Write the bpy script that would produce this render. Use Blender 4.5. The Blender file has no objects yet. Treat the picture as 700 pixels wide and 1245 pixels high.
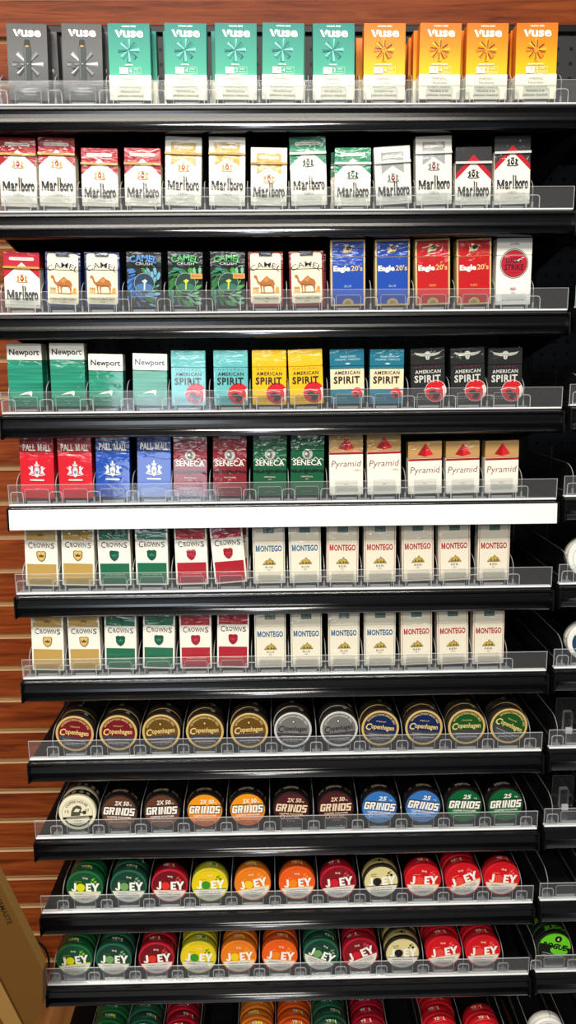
import bpy, bmesh, math, random
from mathutils import Vector, Matrix
random.seed(7)
R = math.radians
S = bpy.context.scene
COL = S.collection

# ---------------------------------------------------------------- camera, world, lights, exposure
cam_d = bpy.data.cameras.new('camera'); cam = bpy.data.objects.new('camera', cam_d); COL.objects.link(cam)
cam_d.sensor_fit = 'VERTICAL'; cam_d.sensor_height = 24.0
cam_d.lens = 24.0 * 933.0 / 1245.0
cam_d.clip_start = 0.02
cam.location = (-0.01683, -1.23877, 1.5)
cam.rotation_euler = (Matrix.Rotation(R(-1.0337), 3, 'Z') @ Matrix.Rotation(R(90 - 11.0139), 3, 'X') @ Matrix.Rotation(R(-0.5215), 3, 'Z')).to_euler()
S.camera = cam
S.view_settings.view_transform = 'Standard'; S.view_settings.look = 'None'
S.view_settings.gamma = 1.0; S.view_settings.use_curve_mapping = False
S.view_settings.exposure = -0.08
S.cycles.max_bounces = 8; S.cycles.transparent_max_bounces = 40
S.cycles.use_denoising = True
w = bpy.data.worlds.new('store_ambient'); S.world = w; w.use_nodes = True
w.node_tree.nodes['Background'].inputs[0].default_value = (0.9, 0.95, 1.0, 1)
w.node_tree.nodes['Background'].inputs[1].default_value = 0.045

def area(name, loc, target, sx, sy, power, col=(1, 1, 1), spread=180):
    d = bpy.data.lights.new(name, 'AREA'); d.shape = 'RECTANGLE'; d.size = sx; d.size_y = sy
    d.energy = power; d.color = col; d.spread = R(spread)
    o = bpy.data.objects.new(name, d); COL.objects.link(o); o.location = loc
    o.rotation_euler = (Vector(target) - Vector(loc)).to_track_quat('-Z', 'Y').to_euler()
    return o
WARM = (1.0, 0.94, 0.84)
area('assumed_troffer_near', (-0.45, -1.30, 2.95), (-0.45, -1.30, 0), 2.2, 0.55, 100, WARM)  # these unseen ceiling lamps are assumed from the highlights along the rails
area('assumed_troffer_mid', (-0.45, -2.9, 2.95), (-0.45, -2.9, 0), 2.2, 0.6, 88, WARM)
area('assumed_troffer_far', (-0.40, -4.6, 2.95), (-0.40, -4.6, 0), 2.2, 0.6, 62, WARM)
area('assumed_cool_light', (-0.85, -4.6, 1.0), (-0.5, 0, 1.0), 0.75, 1.5, 20, (0.80, 0.90, 1.0))  # added cool light, no door seen; assumed from bluish reflections on the packs

# ---------------------------------------------------------------- materials
def lin(h):
    h = h.lstrip('#'); o = []
    for i in (0, 2, 4):
        c = int(h[i:i + 2], 16) / 255
        o.append(c / 12.92 if c <= 0.04045 else ((c + 0.055) / 1.055) ** 2.4)
    return (*o, 1)
MATS = {}
def film_coat(nt, b, strength=1.0):
    """clear shrink film: glossy coat with fine creases, stronger near the folded top"""
    n = nt.nodes; l = nt.links
    tc = n.new('ShaderNodeTexCoord'); oi = n.new('ShaderNodeObjectInfo')
    ad = n.new('ShaderNodeVectorMath'); ad.operation = 'MULTIPLY_ADD'
    ad.inputs[1].default_value = (1, 1, 1)
    cm = n.new('ShaderNodeCombineXYZ'); mu = n.new('ShaderNodeMath'); mu.operation = 'MULTIPLY'; mu.inputs[1].default_value = 3.0
    l.new(oi.outputs['Random'], mu.inputs[0])
    for i in range(3): l.new(mu.outputs[0], cm.inputs[i])
    l.new(tc.outputs['Object'], ad.inputs[0]); l.new(cm.outputs[0], ad.inputs[2])
    mp = n.new('ShaderNodeMapping'); mp.inputs['Rotation'].default_value = (0, R(35), 0); mp.inputs['Scale'].default_value = (1, 1, 3.2)
    l.new(ad.outputs[0], mp.inputs['Vector'])
    nz = n.new('ShaderNodeTexNoise'); nz.inputs['Scale'].default_value = 30; nz.inputs['Detail'].default_value = 2.0; nz.inputs['Distortion'].default_value = 1.2
    l.new(mp.outputs[0], nz.inputs['Vector'])
    sep = n.new('ShaderNodeSeparateXYZ'); l.new(tc.outputs['Object'], sep.inputs[0])
    mr = n.new('ShaderNodeMapRange'); mr.inputs['From Min'].default_value = 0.058; mr.inputs['From Max'].default_value = 0.082
    mr.inputs['To Min'].default_value = 0.06; mr.inputs['To Max'].default_value = 1.0
    l.new(sep.outputs['Z'], mr.inputs['Value'])
    ms = n.new('ShaderNodeMath'); ms.operation = 'MULTIPLY'; l.new(mr.outputs[0], ms.inputs[0])
    mv = n.new('ShaderNodeMapRange'); mv.inputs['To Min'].default_value = 0.15 * strength; mv.inputs['To Max'].default_value = strength; l.new(oi.outputs['Random'], mv.inputs['Value']); l.new(mv.outputs[0], ms.inputs[1])
    bp = n.new('ShaderNodeBump'); bp.inputs['Distance'].default_value = 0.010
    l.new(nz.outputs['Fac'], bp.inputs['Height']); l.new(ms.outputs[0], bp.inputs['Strength'])
    b.inputs['Coat Weight'].default_value = 1.0; b.inputs['Coat IOR'].default_value = 1.6; b.inputs['Coat Roughness'].default_value = 0.06
    l.new(bp.outputs[0], b.inputs['Coat Normal'])
def mat(name, hexc, rough=0.4, metal=0.0, film=False, spec=0.5, coat=0.0):
    if name in MATS: return MATS[name]
    m = bpy.data.materials.new(name); m.use_nodes = True; nt = m.node_tree
    b = nt.nodes['Principled BSDF']
    b.inputs['Base Color'].default_value = lin(hexc); b.inputs['Roughness'].default_value = rough
    b.inputs['Metallic'].default_value = metal; b.inputs['Specular IOR Level'].default_value = spec
    if coat: b.inputs['Coat Weight'].default_value = coat; b.inputs['Coat Roughness'].default_value = 0.12
    if film: film_coat(nt, b)
    MATS[name] = m; return m
def deepen(hexc):
    h = hexc.lstrip('#'); return '#' + ''.join('%02x' % round(255 * (int(h[i:i + 2], 16) / 255) ** 1.14) for i in (0, 2, 4))
def P(hexc):                       # print ink on a filmed carton
    return mat('carton_ink_' + hexc.lstrip('#'), deepen(hexc), 0.45, film=True, spec=0.3)
def I(hexc):                       # ink without film (tins, boxes)
    return mat('ink_' + hexc.lstrip('#'), deepen(hexc), 0.42, spec=0.35)
def gradient(name, stops, film=False, rough=0.4):
    """printed vertical gradient in the object's own height"""
    if name in MATS: return MATS[name]
    m = mat(name, '#808080', rough, film=film, spec=0.3); nt = m.node_tree; n = nt.nodes; l = nt.links
    tc = n.new('ShaderNodeTexCoord'); sp = n.new('ShaderNodeSeparateXYZ'); l.new(tc.outputs['Object'], sp.inputs[0])
    mr = n.new('ShaderNodeMapRange'); mr.inputs['From Min'].default_value = stops[0][0]; mr.inputs['From Max'].default_value = stops[-1][0]
    l.new(sp.outputs['Z'], mr.inputs['Value'])
    cr = n.new('ShaderNodeValToRGB'); l.new(mr.outputs[0], cr.inputs[0])
    a, b = stops[0][0], stops[-1][0]
    e = cr.color_ramp.elements
    while len(e) < len(stops): e.new(0.5)
    for i, (z, h) in enumerate(stops):
        e[i].position = (z - a) / (b - a); e[i].color = lin(deepen(h))
    l.new(cr.outputs[0], n['Principled BSDF'].inputs['Base Color'])
    return m
def clear(name, haze, gloss=0.45, tint=(0.97, 0.98, 0.985)):
    m = bpy.data.materials.new(name); m.use_nodes = True; nt = m.node_tree; n = nt.nodes; l = nt.links
    n.remove(n['Principled BSDF']); out = n['Material Output']
    t = n.new('ShaderNodeBsdfTransparent'); t.inputs[0].default_value = (*tint, 1)
    d = n.new('ShaderNodeBsdfDiffuse'); d.inputs[0].default_value = (0.9, 0.9, 0.92, 1)
    g = n.new('ShaderNodeBsdfGlossy'); g.inputs['Roughness'].default_value = 0.07
    fr = n.new('ShaderNodeFresnel'); fr.inputs['IOR'].default_value = 1.45
    mu = n.new('ShaderNodeMath'); mu.operation = 'MULTIPLY'; mu.inputs[1].default_value = gloss; l.new(fr.outputs[0], mu.inputs[0])
    a = n.new('ShaderNodeMixShader'); a.inputs[0].default_value = haze; l.new(t.outputs[0], a.inputs[1]); l.new(d.outputs[0], a.inputs[2])
    b = n.new('ShaderNodeMixShader'); l.new(mu.outputs[0], b.inputs[0]); l.new(a.outputs[0], b.inputs[1]); l.new(g.outputs[0], b.inputs[2])
    l.new(b.outputs[0], out.inputs[0]); MATS[name] = m; return m
CLEAR = clear('clear_acrylic', 0.005, 0.5)
LIPCLEAR = clear('clear_pvc_painted_veil', 0.030, 0.30)  # diffuse white stands in for the store's reflection veiling the lip
EDGE = clear('acrylic_cut_edge', 0.30)
GLINT = clear('painted_edge_glint', 0.42)  # whitened to imitate light caught on the tab outlines
FLANGE = clear('milky_pvc_flange', 0.80, 0.2)
BEAD = mat('polished_rail_bead', '#8d8d90', 0.2, 1.0)
BLACK = mat('black_powder_coat', '#0b0b0c', 0.45, spec=0.35)
RAILB = mat('black_gloss_rail', '#08080a', 0.20, spec=0.9)
DECKB = mat('black_deck_enamel', '#070708', 0.5, spec=0.25)
WHITE_STRIP = mat('white_label_insert', '#f6f4f2', 0.4)

def wood_material():
    m = mat('reddish_wood_laminate', '#8a4a28', 0.5, spec=0.2); nt = m.node_tree; n = nt.nodes; l = nt.links
    tc = n.new('ShaderNodeTexCoord'); sp = n.new('ShaderNodeSeparateXYZ'); l.new(tc.outputs['Object'], sp.inputs[0])
    dv = n.new('ShaderNodeMath'); dv.operation = 'DIVIDE'; dv.inputs[1].default_value = 0.0743; l.new(sp.outputs['Z'], dv.inputs[0])
    fl = n.new('ShaderNodeMath'); fl.operation = 'FLOOR'; l.new(dv.outputs[0], fl.inputs[0])
    wn = n.new('ShaderNodeTexWhiteNoise'); wn.noise_dimensions = '1D'; l.new(fl.outputs[0], wn.inputs['W'])
    off = n.new('ShaderNodeMath'); off.operation = 'MULTIPLY'; off.inputs[1].default_value = 9; l.new(wn.outputs['Value'], off.inputs[0])
    cx = n.new('ShaderNodeCombineXYZ'); ax = n.new('ShaderNodeMath'); ax.operation = 'ADD'; l.new(sp.outputs['X'], ax.inputs[0]); l.new(off.outputs[0], ax.inputs[1])
    l.new(ax.outputs[0], cx.inputs[0]); l.new(off.outputs[0], cx.inputs[1]); l.new(sp.outputs['Z'], cx.inputs[2])
    mp = n.new('ShaderNodeMapping'); mp.inputs['Scale'].default_value = (2.2, 1, 34); l.new(cx.outputs[0], mp.inputs['Vector'])
    nz = n.new('ShaderNodeTexNoise'); nz.inputs['Scale'].default_value = 2.2; nz.inputs['Detail'].default_value = 7; nz.inputs['Roughness'].default_value = 0.62; nz.inputs['Distortion'].default_value = 0.9
    l.new(mp.outputs[0], nz.inputs['Vector'])
    cr = n.new('ShaderNodeValToRGB'); e = cr.color_ramp.elements
    e[0].position = 0.30; e[0].color = lin('#56210a'); e[1].position = 0.72; e[1].color = lin('#a85320')
    x = e.new(0.48); x.color = lin('#863a14')
    l.new(nz.outputs['Fac'], cr.inputs[0]); l.new(cr.outputs[0], n['Principled BSDF'].inputs['Base Color'])
    return m
WOOD = wood_material()
MDF = mat('raw_board_edge', '#dcb584', 0.6)
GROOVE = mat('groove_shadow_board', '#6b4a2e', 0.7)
def pegboard_material():
    m = mat('charcoal_pegboard', '#232324', 0.55, spec=0.3); nt = m.node_tree; n = nt.nodes; l = nt.links
    tc = n.new('ShaderNodeTexCoord'); mp = n.new('ShaderNodeMapping'); mp.inputs['Scale'].default_value = (1 / .0254, 0, 1 / .0254)
    l.new(tc.outputs['Object'], mp.inputs[0])
    fr = n.new('ShaderNodeVectorMath'); fr.operation = 'FRACTION'; l.new(mp.outputs[0], fr.inputs[0])
    sb = n.new('ShaderNodeVectorMath'); sb.operation = 'SUBTRACT'; sb.inputs[1].default_value = (.5, 0, .5); l.new(fr.outputs[0], sb.inputs[0])
    ln = n.new('ShaderNodeVectorMath'); ln.operation = 'LENGTH'; l.new(sb.outputs[0], ln.inputs[0])
    lt = n.new('ShaderNodeMath'); lt.operation = 'LESS_THAN'; lt.inputs[1].default_value = 0.14; l.new(ln.outputs['Value'], lt.inputs[0])
    mx = n.new('ShaderNodeMix'); mx.data_type = 'RGBA'; mx.inputs['A'].default_value = lin('#38383a'); mx.inputs['B'].default_value = (0.001, 0.001, 0.001, 1)
    l.new(lt.outputs[0], mx.inputs['Factor']); l.new(mx.outputs['Result'], n['Principled BSDF'].inputs['Base Color'])
    return m
PEG = pegboard_material()

# ---------------------------------------------------------------- mesh helpers
class MB:
    """collects shapes; build() links them as ONE mesh object"""
    def __init__(s): s.bm = bmesh.new(); s.mats = []
    def mi(s, m):
        if m not in s.mats: s.mats.append(m)
        return s.mats.index(m)
    def box(s, x0, x1, y0, y1, z0, z1, m, bev=0.0, seg=1):
        t = bmesh.new(); bmesh.ops.create_cube(t, size=1)
        for v in t.verts: v.co = Vector(((x0 + x1) / 2 + v.co.x * (x1 - x0), (y0 + y1) / 2 + v.co.y * (y1 - y0), (z0 + z1) / 2 + v.co.z * (z1 - z0)))
        if bev: bmesh.ops.bevel(t, geom=t.edges[:], offset=bev, segments=seg, affect='EDGES', profile=0.5)
        s.add(t, m); t.free()
    def add(s, t, m, smooth=False):
        k = s.mi(m); mp = {v: s.bm.verts.new(v.co) for v in t.verts}
        for f in t.faces:
            try: g = s.bm.faces.new([mp[v] for v in f.verts])
            except ValueError: continue
            g.material_index = k; g.smooth = smooth
    def face(s, pts, m, smooth=False):
        f = s.bm.faces.new([s.bm.verts.new(p) for p in pts]); f.material_index = s.mi(m); f.smooth = smooth; return f
    def prism(s, pts, d0, d1, m, axis='y', side=None):
        """outline in a plane extruded along axis. axis y: pts (x,z); axis x: pts (y,z)"""
        f3 = (lambda p, d: (p[0], d, p[1])) if axis == 'y' else (lambda p, d: (d, p[0], p[1]))
        a = [s.bm.verts.new(f3(p, d0)) for p in pts]; b = [s.bm.verts.new(f3(p, d1)) for p in pts]
        k = s.mi(m); ks = s.mi(side or m)
        s.bm.faces.new(a).material_index = k; s.bm.faces.new(b[::-1]).material_index = k
        n = len(pts)
        for i in range(n):
            s.bm.faces.new((a[i], b[i], b[(i + 1) % n], a[(i + 1) % n])).material_index = ks
    def lathe(s, prof, m, seg=44, smooth=True):
        """profile of (radius, y) revolved round the y axis; radius 0 closes it"""
        k = s.mi(m); rings = []
        for r, y in prof:
            if r < 1e-6: rings.append([s.bm.verts.new((0, y, 0))])
            else: rings.append([s.bm.verts.new((r * math.cos(2 * math.pi * i / seg), y, r * math.sin(2 * math.pi * i / seg))) for i in range(seg)])
        for a, b in zip(rings, rings[1:]):
            for i in range(seg):
                j = (i + 1) % seg
                if len(a) == 1 and len(b) == 1: continue
                if len(a) == 1: q = (a[0], b[i], b[j])
                elif len(b) == 1: q = (a[i], b[0], a[j])
                else: q = (a[i], b[i], b[j], a[j])
                f = s.bm.faces.new(q); f.material_index = k; f.smooth = smooth
    def build(s, name, parent=None, fix=True):
        if fix: bmesh.ops.recalc_face_normals(s.bm, faces=s.bm.faces[:])
        me = bpy.data.meshes.new(name); s.bm.to_mesh(me); s.bm.free()
        for m in s.mats: me.materials.append(m)
        o = bpy.data.objects.new(name, me); COL.objects.link(o)
        if parent: o.parent = parent
        return o
def rrect(x0, z0, x1, z1, r, n=5, top_only=False):
    p = []
    for cx, cz, a0 in ((x1 - r, z1 - r, 0), (x0 + r, z1 - r, 90), (x0 + r, z0 + r, 180), (x1 - r, z0 + r, 270)):
        if top_only and a0 >= 180: p.append((x0, z0) if a0 == 180 else (x1, z0)); continue
        for i in range(n + 1):
            a = R(a0 + 90 * i / n); p.append((cx + r * math.cos(a), cz + r * math.sin(a)))
    return p
def ell(cx, cz, rx, rz=None, n=28, a0=0, a1=360, rot=0):
    rz = rx if rz is None else rz; full = a1 - a0 >= 360; o = []
    for i in range(n if full else n + 1):
        a = R(a0 + (a1 - a0) * i / n); x, z = rx * math.cos(a), rz * math.sin(a); c, q = math.cos(R(rot)), math.sin(R(rot))
        o.append((cx + x * c - z * q, cz + x * q + z * c))
    return o

# flat lettering: glyph outlines filled once, cached, then placed on a surface
_G = {}
def glyphs(s, bold, shear, sp, res):
    key = (s, bold, shear, sp, res)
    if key in _G: return _G[key]
    cu = bpy.data.curves.new('lettering', 'FONT'); cu.body = s; cu.size = 1; cu.offset = bold; cu.shear = shear
    cu.space_character = sp; cu.resolution_u = res; cu.fill_mode = 'FRONT'
    o = bpy.data.objects.new('lettering', cu); me = o.to_mesh()
    vs = [(v.co.x, v.co.y) for v in me.vertices]; fs = [tuple(p.vertices) for p in me.polygons]
    o.to_mesh_clear(); bpy.data.objects.remove(o); bpy.data.curves.remove(cu)
    x0 = min(v[0] for v in vs); x1 = max(v[0] for v in vs)
    vs = [(x - (x0 + x1) / 2, y) for x, y in vs]
    _G[key] = (vs, fs, x1 - x0); return _G[key]
CAP = None
class Art:
    """printed shapes, in the order they are laid down, on a flat front or round a can"""
    EPS = 0.00006
    def __init__(s): s.items = []
    def poly(s, pts, m): s.items.append(('p', pts, m)); return s
    def rect(s, x0, z0, x1, z1, m): return s.poly([(x0, z0), (x1, z0), (x1, z1), (x0, z1)], m)
    def disc(s, cx, cz, r, m, rz=None, n=32): return s.poly(ell(cx, cz, r, rz, n), m)
    def ring(s, cx, cz, r0, r1, m, n=36, a0=0, a1=360):
        k = n if a1 - a0 < 360 else n
        for i in range(k):
            a, b = R(a0 + (a1 - a0) * i / k), R(a0 + (a1 - a0) * (i + 1) / k)
            s.items.append(('q', [(cx + r0 * math.cos(a), cz + r0 * math.sin(a)), (cx + r1 * math.cos(a), cz + r1 * math.sin(a)), (cx + r1 * math.cos(b), cz + r1 * math.sin(b)), (cx + r0 * math.cos(b), cz + r0 * math.sin(b))], m))
        s.items.append(('n',)); return s
    def line(s, x0, z0, x1, z1, t, m):
        d = Vector((x1 - x0, z1 - z0)); n = Vector((-d.y, d.x)).normalized() * t / 2
        return s.poly([(x0 + n.x, z0 + n.y), (x0 - n.x, z0 - n.y), (x1 - n.x, z1 - n.y), (x1 + n.x, z1 + n.y)], m)
    def path(s, pts, t, m):
        for a, b in zip(pts, pts[1:]): s.line(*a, *b, t, m)
        return s
    def frame(s, x0, z0, x1, z1, t, m):
        s.rect(x0, z0, x1, z0 + t, m); s.rect(x0, z1 - t, x1, z1, m); s.rect(x0, z0 + t, x0 + t, z1 - t, m); return s.rect(x1 - t, z0 + t, x1, z1 - t, m)
    def text(s, t, cx, z, h, m, w=None, bold=0.0, shear=0.0, sp=1.0, res=2, arc=None, rot=0):
        vs, fs, W = glyphs(t, bold, shear, sp, res)
        kz = h / 0.73; kx = w / W if w else kz
        pts = []
        for x, y in vs:
            x *= kx; y *= kz
            if arc: r = arc + y; a = x / arc; x, y = r * math.sin(a), r * math.cos(a) - arc
            if rot: c, q = math.cos(R(rot)), math.sin(R(rot)); x, y = x * c - y * q, x * q + y * c
            pts.append((cx + x, z + y))
        s.items.append(('t', pts, fs, m)); return s
    def emit(s, mb, f3, lo=None, hi=None):
        """f3(x, z, layer) -> point. With lo/hi only what lies between those heights is printed (carton and lid)."""
        lay = 0
        for it in s.items:
            if it[0] == 'n': lay += 1; continue
            if it[0] in 'pq':
                if it[0] == 'p': lay += 1
                pts = it[1]
                if lo is not None: pts = clip(pts, lo, hi)
                if len(pts) < 3: continue
                mb.face([f3(x, z, lay) for x, z in pts], it[2])
            else:
                lay += 1; pts, fs, m = it[1:]
                if lo is not None:
                    zc = (min(p[1] for p in pts) + max(p[1] for p in pts)) / 2
                    if not lo <= zc < hi: continue
                k = mb.mi(m); V = [mb.bm.verts.new(f3(x, z, lay)) for x, z in pts]
                for f in fs:
                    try: mb.bm.faces.new([V[i] for i in f]).material_index = k
                    except ValueError: pass
def clip(pts, lo, hi):
    for lim, sg in ((lo, 1), (hi, -1)):
        out = []
        for i in range(len(pts)):
            a, b = pts[i], pts[(i + 1) % len(pts)]
            ia, ib = sg * (a[1] - lim) >= 0, sg * (b[1] - lim) >= 0
            if ia: out.append(a)
            if ia != ib:
                t = (lim - a[1]) / (b[1] - a[1]); out.append((a[0] + t * (b[0] - a[0]), lim))
        pts = out
        if len(pts) < 3: return []
    return pts

def empty(name, loc=(0, 0, 0)):
    o = bpy.data.objects.new(name, None); COL.objects.link(o); o.location = loc; o.empty_display_size = 0.02; return o
def tag(o, label, cat, group=None, kind=None):
    o['label'] = label; o['category'] = cat
    if group: o['group'] = group
    if kind: o['kind'] = kind
    return o
def copy_tree(o, parent=None):
    c = o.copy(); COL.objects.link(c)
    if parent: c.parent = parent
    for ch in KIDS.get(o.name, ()): copy_tree(ch, c)
    return c
KIDS = {}
def note_kids(root):
    """remembers the children of a finished thing for copying"""
    for o in COL.objects:
        if o.parent is not None: KIDS.setdefault(o.parent.name, [])
    for o in list(COL.objects)[-12:]:
        if o.parent is not None and o not in KIDS[o.parent.name]: KIDS[o.parent.name].append(o)

# ---------------------------------------------------------------- setting
SHELF_Z = [1.8755, 1.7260, 1.5762, 1.4230, 1.2742, 1.1245, 0.9745, 0.8250, 0.6728, 0.5226, 0.3712, 0.1800]
NTH = ['top', 'second', 'third', 'fourth', 'fifth', 'sixth', 'seventh', 'eighth', 'ninth', 'tenth', 'eleventh', 'twelfth']
ORD = ['first', 'second', 'third', 'fourth', 'fifth', 'sixth', 'seventh', 'eighth', 'ninth', 'tenth', 'eleventh', 'twelfth', 'thirteenth', 'fourteenth', 'fifteenth']
FLOORZ = 0.010          # tray floor above the shelf's front edge line

def plank_material():
    m = mat('brown_plank_floor', '#7a4c28', 0.45, spec=0.3); nt = m.node_tree; n = nt.nodes; l = nt.links
    tc = n.new('ShaderNodeTexCoord'); sp = n.new('ShaderNodeSeparateXYZ'); l.new(tc.outputs['Object'], sp.inputs[0])
    dv = n.new('ShaderNodeMath'); dv.operation = 'DIVIDE'; dv.inputs[1].default_value = 0.09; l.new(sp.outputs['X'], dv.inputs[0])
    fl = n.new('ShaderNodeMath'); fl.operation = 'FLOOR'; l.new(dv.outputs[0], fl.inputs[0])
    wn = n.new('ShaderNodeTexWhiteNoise'); wn.noise_dimensions = '1D'; l.new(fl.outputs[0], wn.inputs['W'])
    mp = n.new('ShaderNodeMapping'); mp.inputs['Scale'].default_value = (60, 4, 1); l.new(tc.outputs['Object'], mp.inputs[0])
    nz = n.new('ShaderNodeTexNoise'); nz.inputs['Scale'].default_value = 1.0; nz.inputs['Detail'].default_value = 5; l.new(mp.outputs[0], nz.inputs['Vector'])
    ad = n.new('ShaderNodeMath'); ad.operation = 'MULTIPLY_ADD'; ad.inputs[1].default_value = 0.5; l.new(wn.outputs['Value'], ad.inputs[0]); l.new(nz.outputs['Fac'], ad.inputs[2])
    cr = n.new('ShaderNodeValToRGB'); e = cr.color_ramp.elements; e[0].position = .35; e[0].color = lin('#5a3216'); e[1].position = 1.0; e[1].color = lin('#a8703c')
    l.new(ad.outputs[0], cr.inputs[0]); l.new(cr.outputs[0], n['Principled BSDF'].inputs['Base Color']); return m
f = MB(); f.box(-3, 3, -6, 0.6, -0.05, 0, mat('grey_floor_for_rails', '#46464a', 0.5)); o = f.build('floor'); o['kind'] = 'structure'  # unseen floor made dark grey to keep brown out of rail reflections
f = MB(); f.box(-1.3, 1.3, 0.10, 0.371, 0.0002, 0.006, plank_material()); o = f.build('floor_planks_1'); o['kind'] = 'structure'  # plank floor, cut to a strip so the rails reflect no brown
def slat_wall():
    mb = MB(); x0, x1, Y, D = -1.3, 1.3, 0.372, 0.013
    pitch, gap = 0.0743, 0.0120; z0 = 1.2201 - 16 * pitch
    for k in range(30):
        za = z0 + k * pitch; zb = za + pitch - gap; zt = za + pitch
        mb.face([(x0, Y, za), (x1, Y, za), (x1, Y, zb), (x0, Y, zb)], WOOD)
        mb.face([(x0, Y, zb), (x1, Y, zb), (x1, Y + D, zb), (x0, Y + D, zb)], MDF)
        mb.face([(x0, Y + D, zb), (x1, Y + D, zb), (x1, Y + D, zt), (x0, Y + D, zt)], MDF)
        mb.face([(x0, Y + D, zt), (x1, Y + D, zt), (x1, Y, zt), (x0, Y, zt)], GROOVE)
    mb.box(x0, x1, Y + D + .001, Y + D + .02, z0, z0 + 30 * pitch, MDF)
    o = mb.build('wall_back', fix=False); o['kind'] = 'structure'
    return o
slat_wall()

# pegboard back panels with slotted uprights
def panel(x0, x1, ups, label, top=2.095):
    r = empty('pegboard_panel', ((x0 + x1) / 2, 0.32, 0))
    c = (x0 + x1) / 2
    mb = MB(); mb.box(x0 - c, x1 - c, 0.002, 0.012, 0.0, top, PEG); mb.build('board', r)
    mb = MB(); mb.box(x0 - c, x1 - c, -0.006, 0.014, top, top + 0.014, BLACK, 0.002); mb.build('top_rail', r)
    for u in ups:
        mb = MB(); mb.box(u - .0135 - c, u + .0135 - c, -0.004, 0.002, 0, top, BLACK, 0.001)
        for k in range(40):
            z = 0.15 + k * 0.0508
            if z > top - .05: break
            for dx in (-.005, .005): mb.box(u - c + dx - .0015, u - c + dx + .0015, -0.0045, -0.0039, z, z + .028, DECKB)
        mb.build('upright', r)
    tag(r, label, 'panel', 'pegboard back panels')
panel(-0.476, 0.4745, (-.4625, .4600), 'black pegboard back panel behind the main shelves')
panel(0.4760, 0.95, (.4895,), 'black pegboard back panel behind the shelves at the right edge')

# ---------------------------------------------------------------- shelves
def shelf(x0, x1, z, label, group, white=False):
    r = empty('display_shelf', ((x0 + x1) / 2, 0, z)); h = (x1 - x0) / 2
    mb = MB(); mb.box(-h, h, 0.001, 0.314, -0.014, -0.001, DECKB, 0.001); mb.build('deck', r)
    # rail: shallow channel, top lip, leaning face, rounded bottom bead
    prof = [(0.0005, -0.0015), (-0.006, -0.0015), (-0.0098, -0.0028), (-0.0102, -0.0058), (-0.0078, -0.0082), (-0.0068, -0.0120), (-0.0068, -0.0180), (-0.0074, -0.0222)]
    for q in range(11):        # lower lip rolls out and over: facing up, then forward, then tucked under
        a = R(78 - 150 * q / 10); prof.append((-0.0085 - 0.0062 * math.cos(a), -0.0306 + 0.0072 * math.sin(a)))
    prof += [(-0.003, -0.0385), (0.0005, -0.0350)]
    mb = MB(); k = mb.mi(RAILB); kb = mb.mi(BEAD); A = [mb.bm.verts.new((-h, y, zz)) for y, zz in prof]; B = [mb.bm.verts.new((h, y, zz)) for y, zz in prof]
    n = len(prof)
    for i in range(n):
        fc = mb.bm.faces.new((A[i], B[i], B[(i + 1) % n], A[(i + 1) % n])); fc.smooth = 7 <= i < n - 2; fc.material_index = kb if 11 <= i <= 15 else k
    mb.bm.faces.new(A); mb.bm.faces.new(B[::-1]); rl = mb.build('price_rail', r)
    for s in (-1, 1):
        if s * h + (x0 + x1) / 2 > 0.6: continue
        mb = MB(); mb.prism([(-0.0140, -0.002), (-0.0155, -0.034), (-0.012, -0.0395), (-0.001, -0.0395), (0.004, -0.014), (0.004, -0.002)], s * h, s * (h + 0.0018), BLACK, 'x'); mb.build('end_cap', r)
        xb = s * (h - 0.012)
        mb = MB(); mb.prism([(0.03, -0.0142), (0.03, -0.030), (0.20, -0.062), (0.3155, -0.085), (0.3155, -0.0142)], xb - 0.0015, xb + 0.0015, BLACK, 'x'); mb.build('bracket', r)
    if white:
        mb = MB(); mb.prism([(-0.0140, -0.004), (-0.0165, -0.0365), (-0.0155, -0.0372), (-0.0125, -0.004)], -h + 0.002, h - 0.002, WHITE_STRIP, 'x'); mb.build('label_strip', rl)
    tag(r, label, 'shelf', group); return r
def lip(x0, x1, z, label, group):
    r = empty('shelf_front_lip', ((x0 + x1) / 2, 0, z)); h = (x1 - x0) / 2
    mb = MB(); mb.box(-h, h, -0.0040, 0.0058, 0.0002, 0.0030, FLANGE, 0.0008); mb.build('flange', r)
    mb = MB(); mb.box(-h, h, -0.0018, 0.0, 0.0032, 0.0345, LIPCLEAR)
    mb.box(-h, h, -0.0018, 0.0, 0.0346, 0.0352, EDGE)
    mb.box(-h - .0008, -h, -0.0018, 0.0, 0.0032, 0.0352, EDGE); mb.box(h, h + .0008, -0.0018, 0.0, 0.0032, 0.0352, EDGE)
    mb.build('upright_sheet', r)
    tag(r, label, 'shelf lip', group)
for i, z in enumerate(SHELF_Z):
    extra = ' with a white label strip' if i == 4 else ' with a glossy price rail'
    shelf(-0.4475, 0.4475, z, 'black metal %s display shelf%s' % (NTH[i], extra), 'main display shelves', i == 4)
    lip(-0.4475, 0.4475, z, 'clear plastic lip along the front of the %s shelf' % NTH[i], 'clear lips of the main shelves')
    shelf(0.4605, 0.90, z + 0.004, 'black %s shelf of the neighbouring bay at the right edge' % NTH[i], 'shelves of the neighbouring bay')
    lip(0.4605, 0.90, z + 0.004, 'clear lip of the %s shelf in the neighbouring right bay' % NTH[i], 'clear lips of the neighbouring bay')

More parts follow.
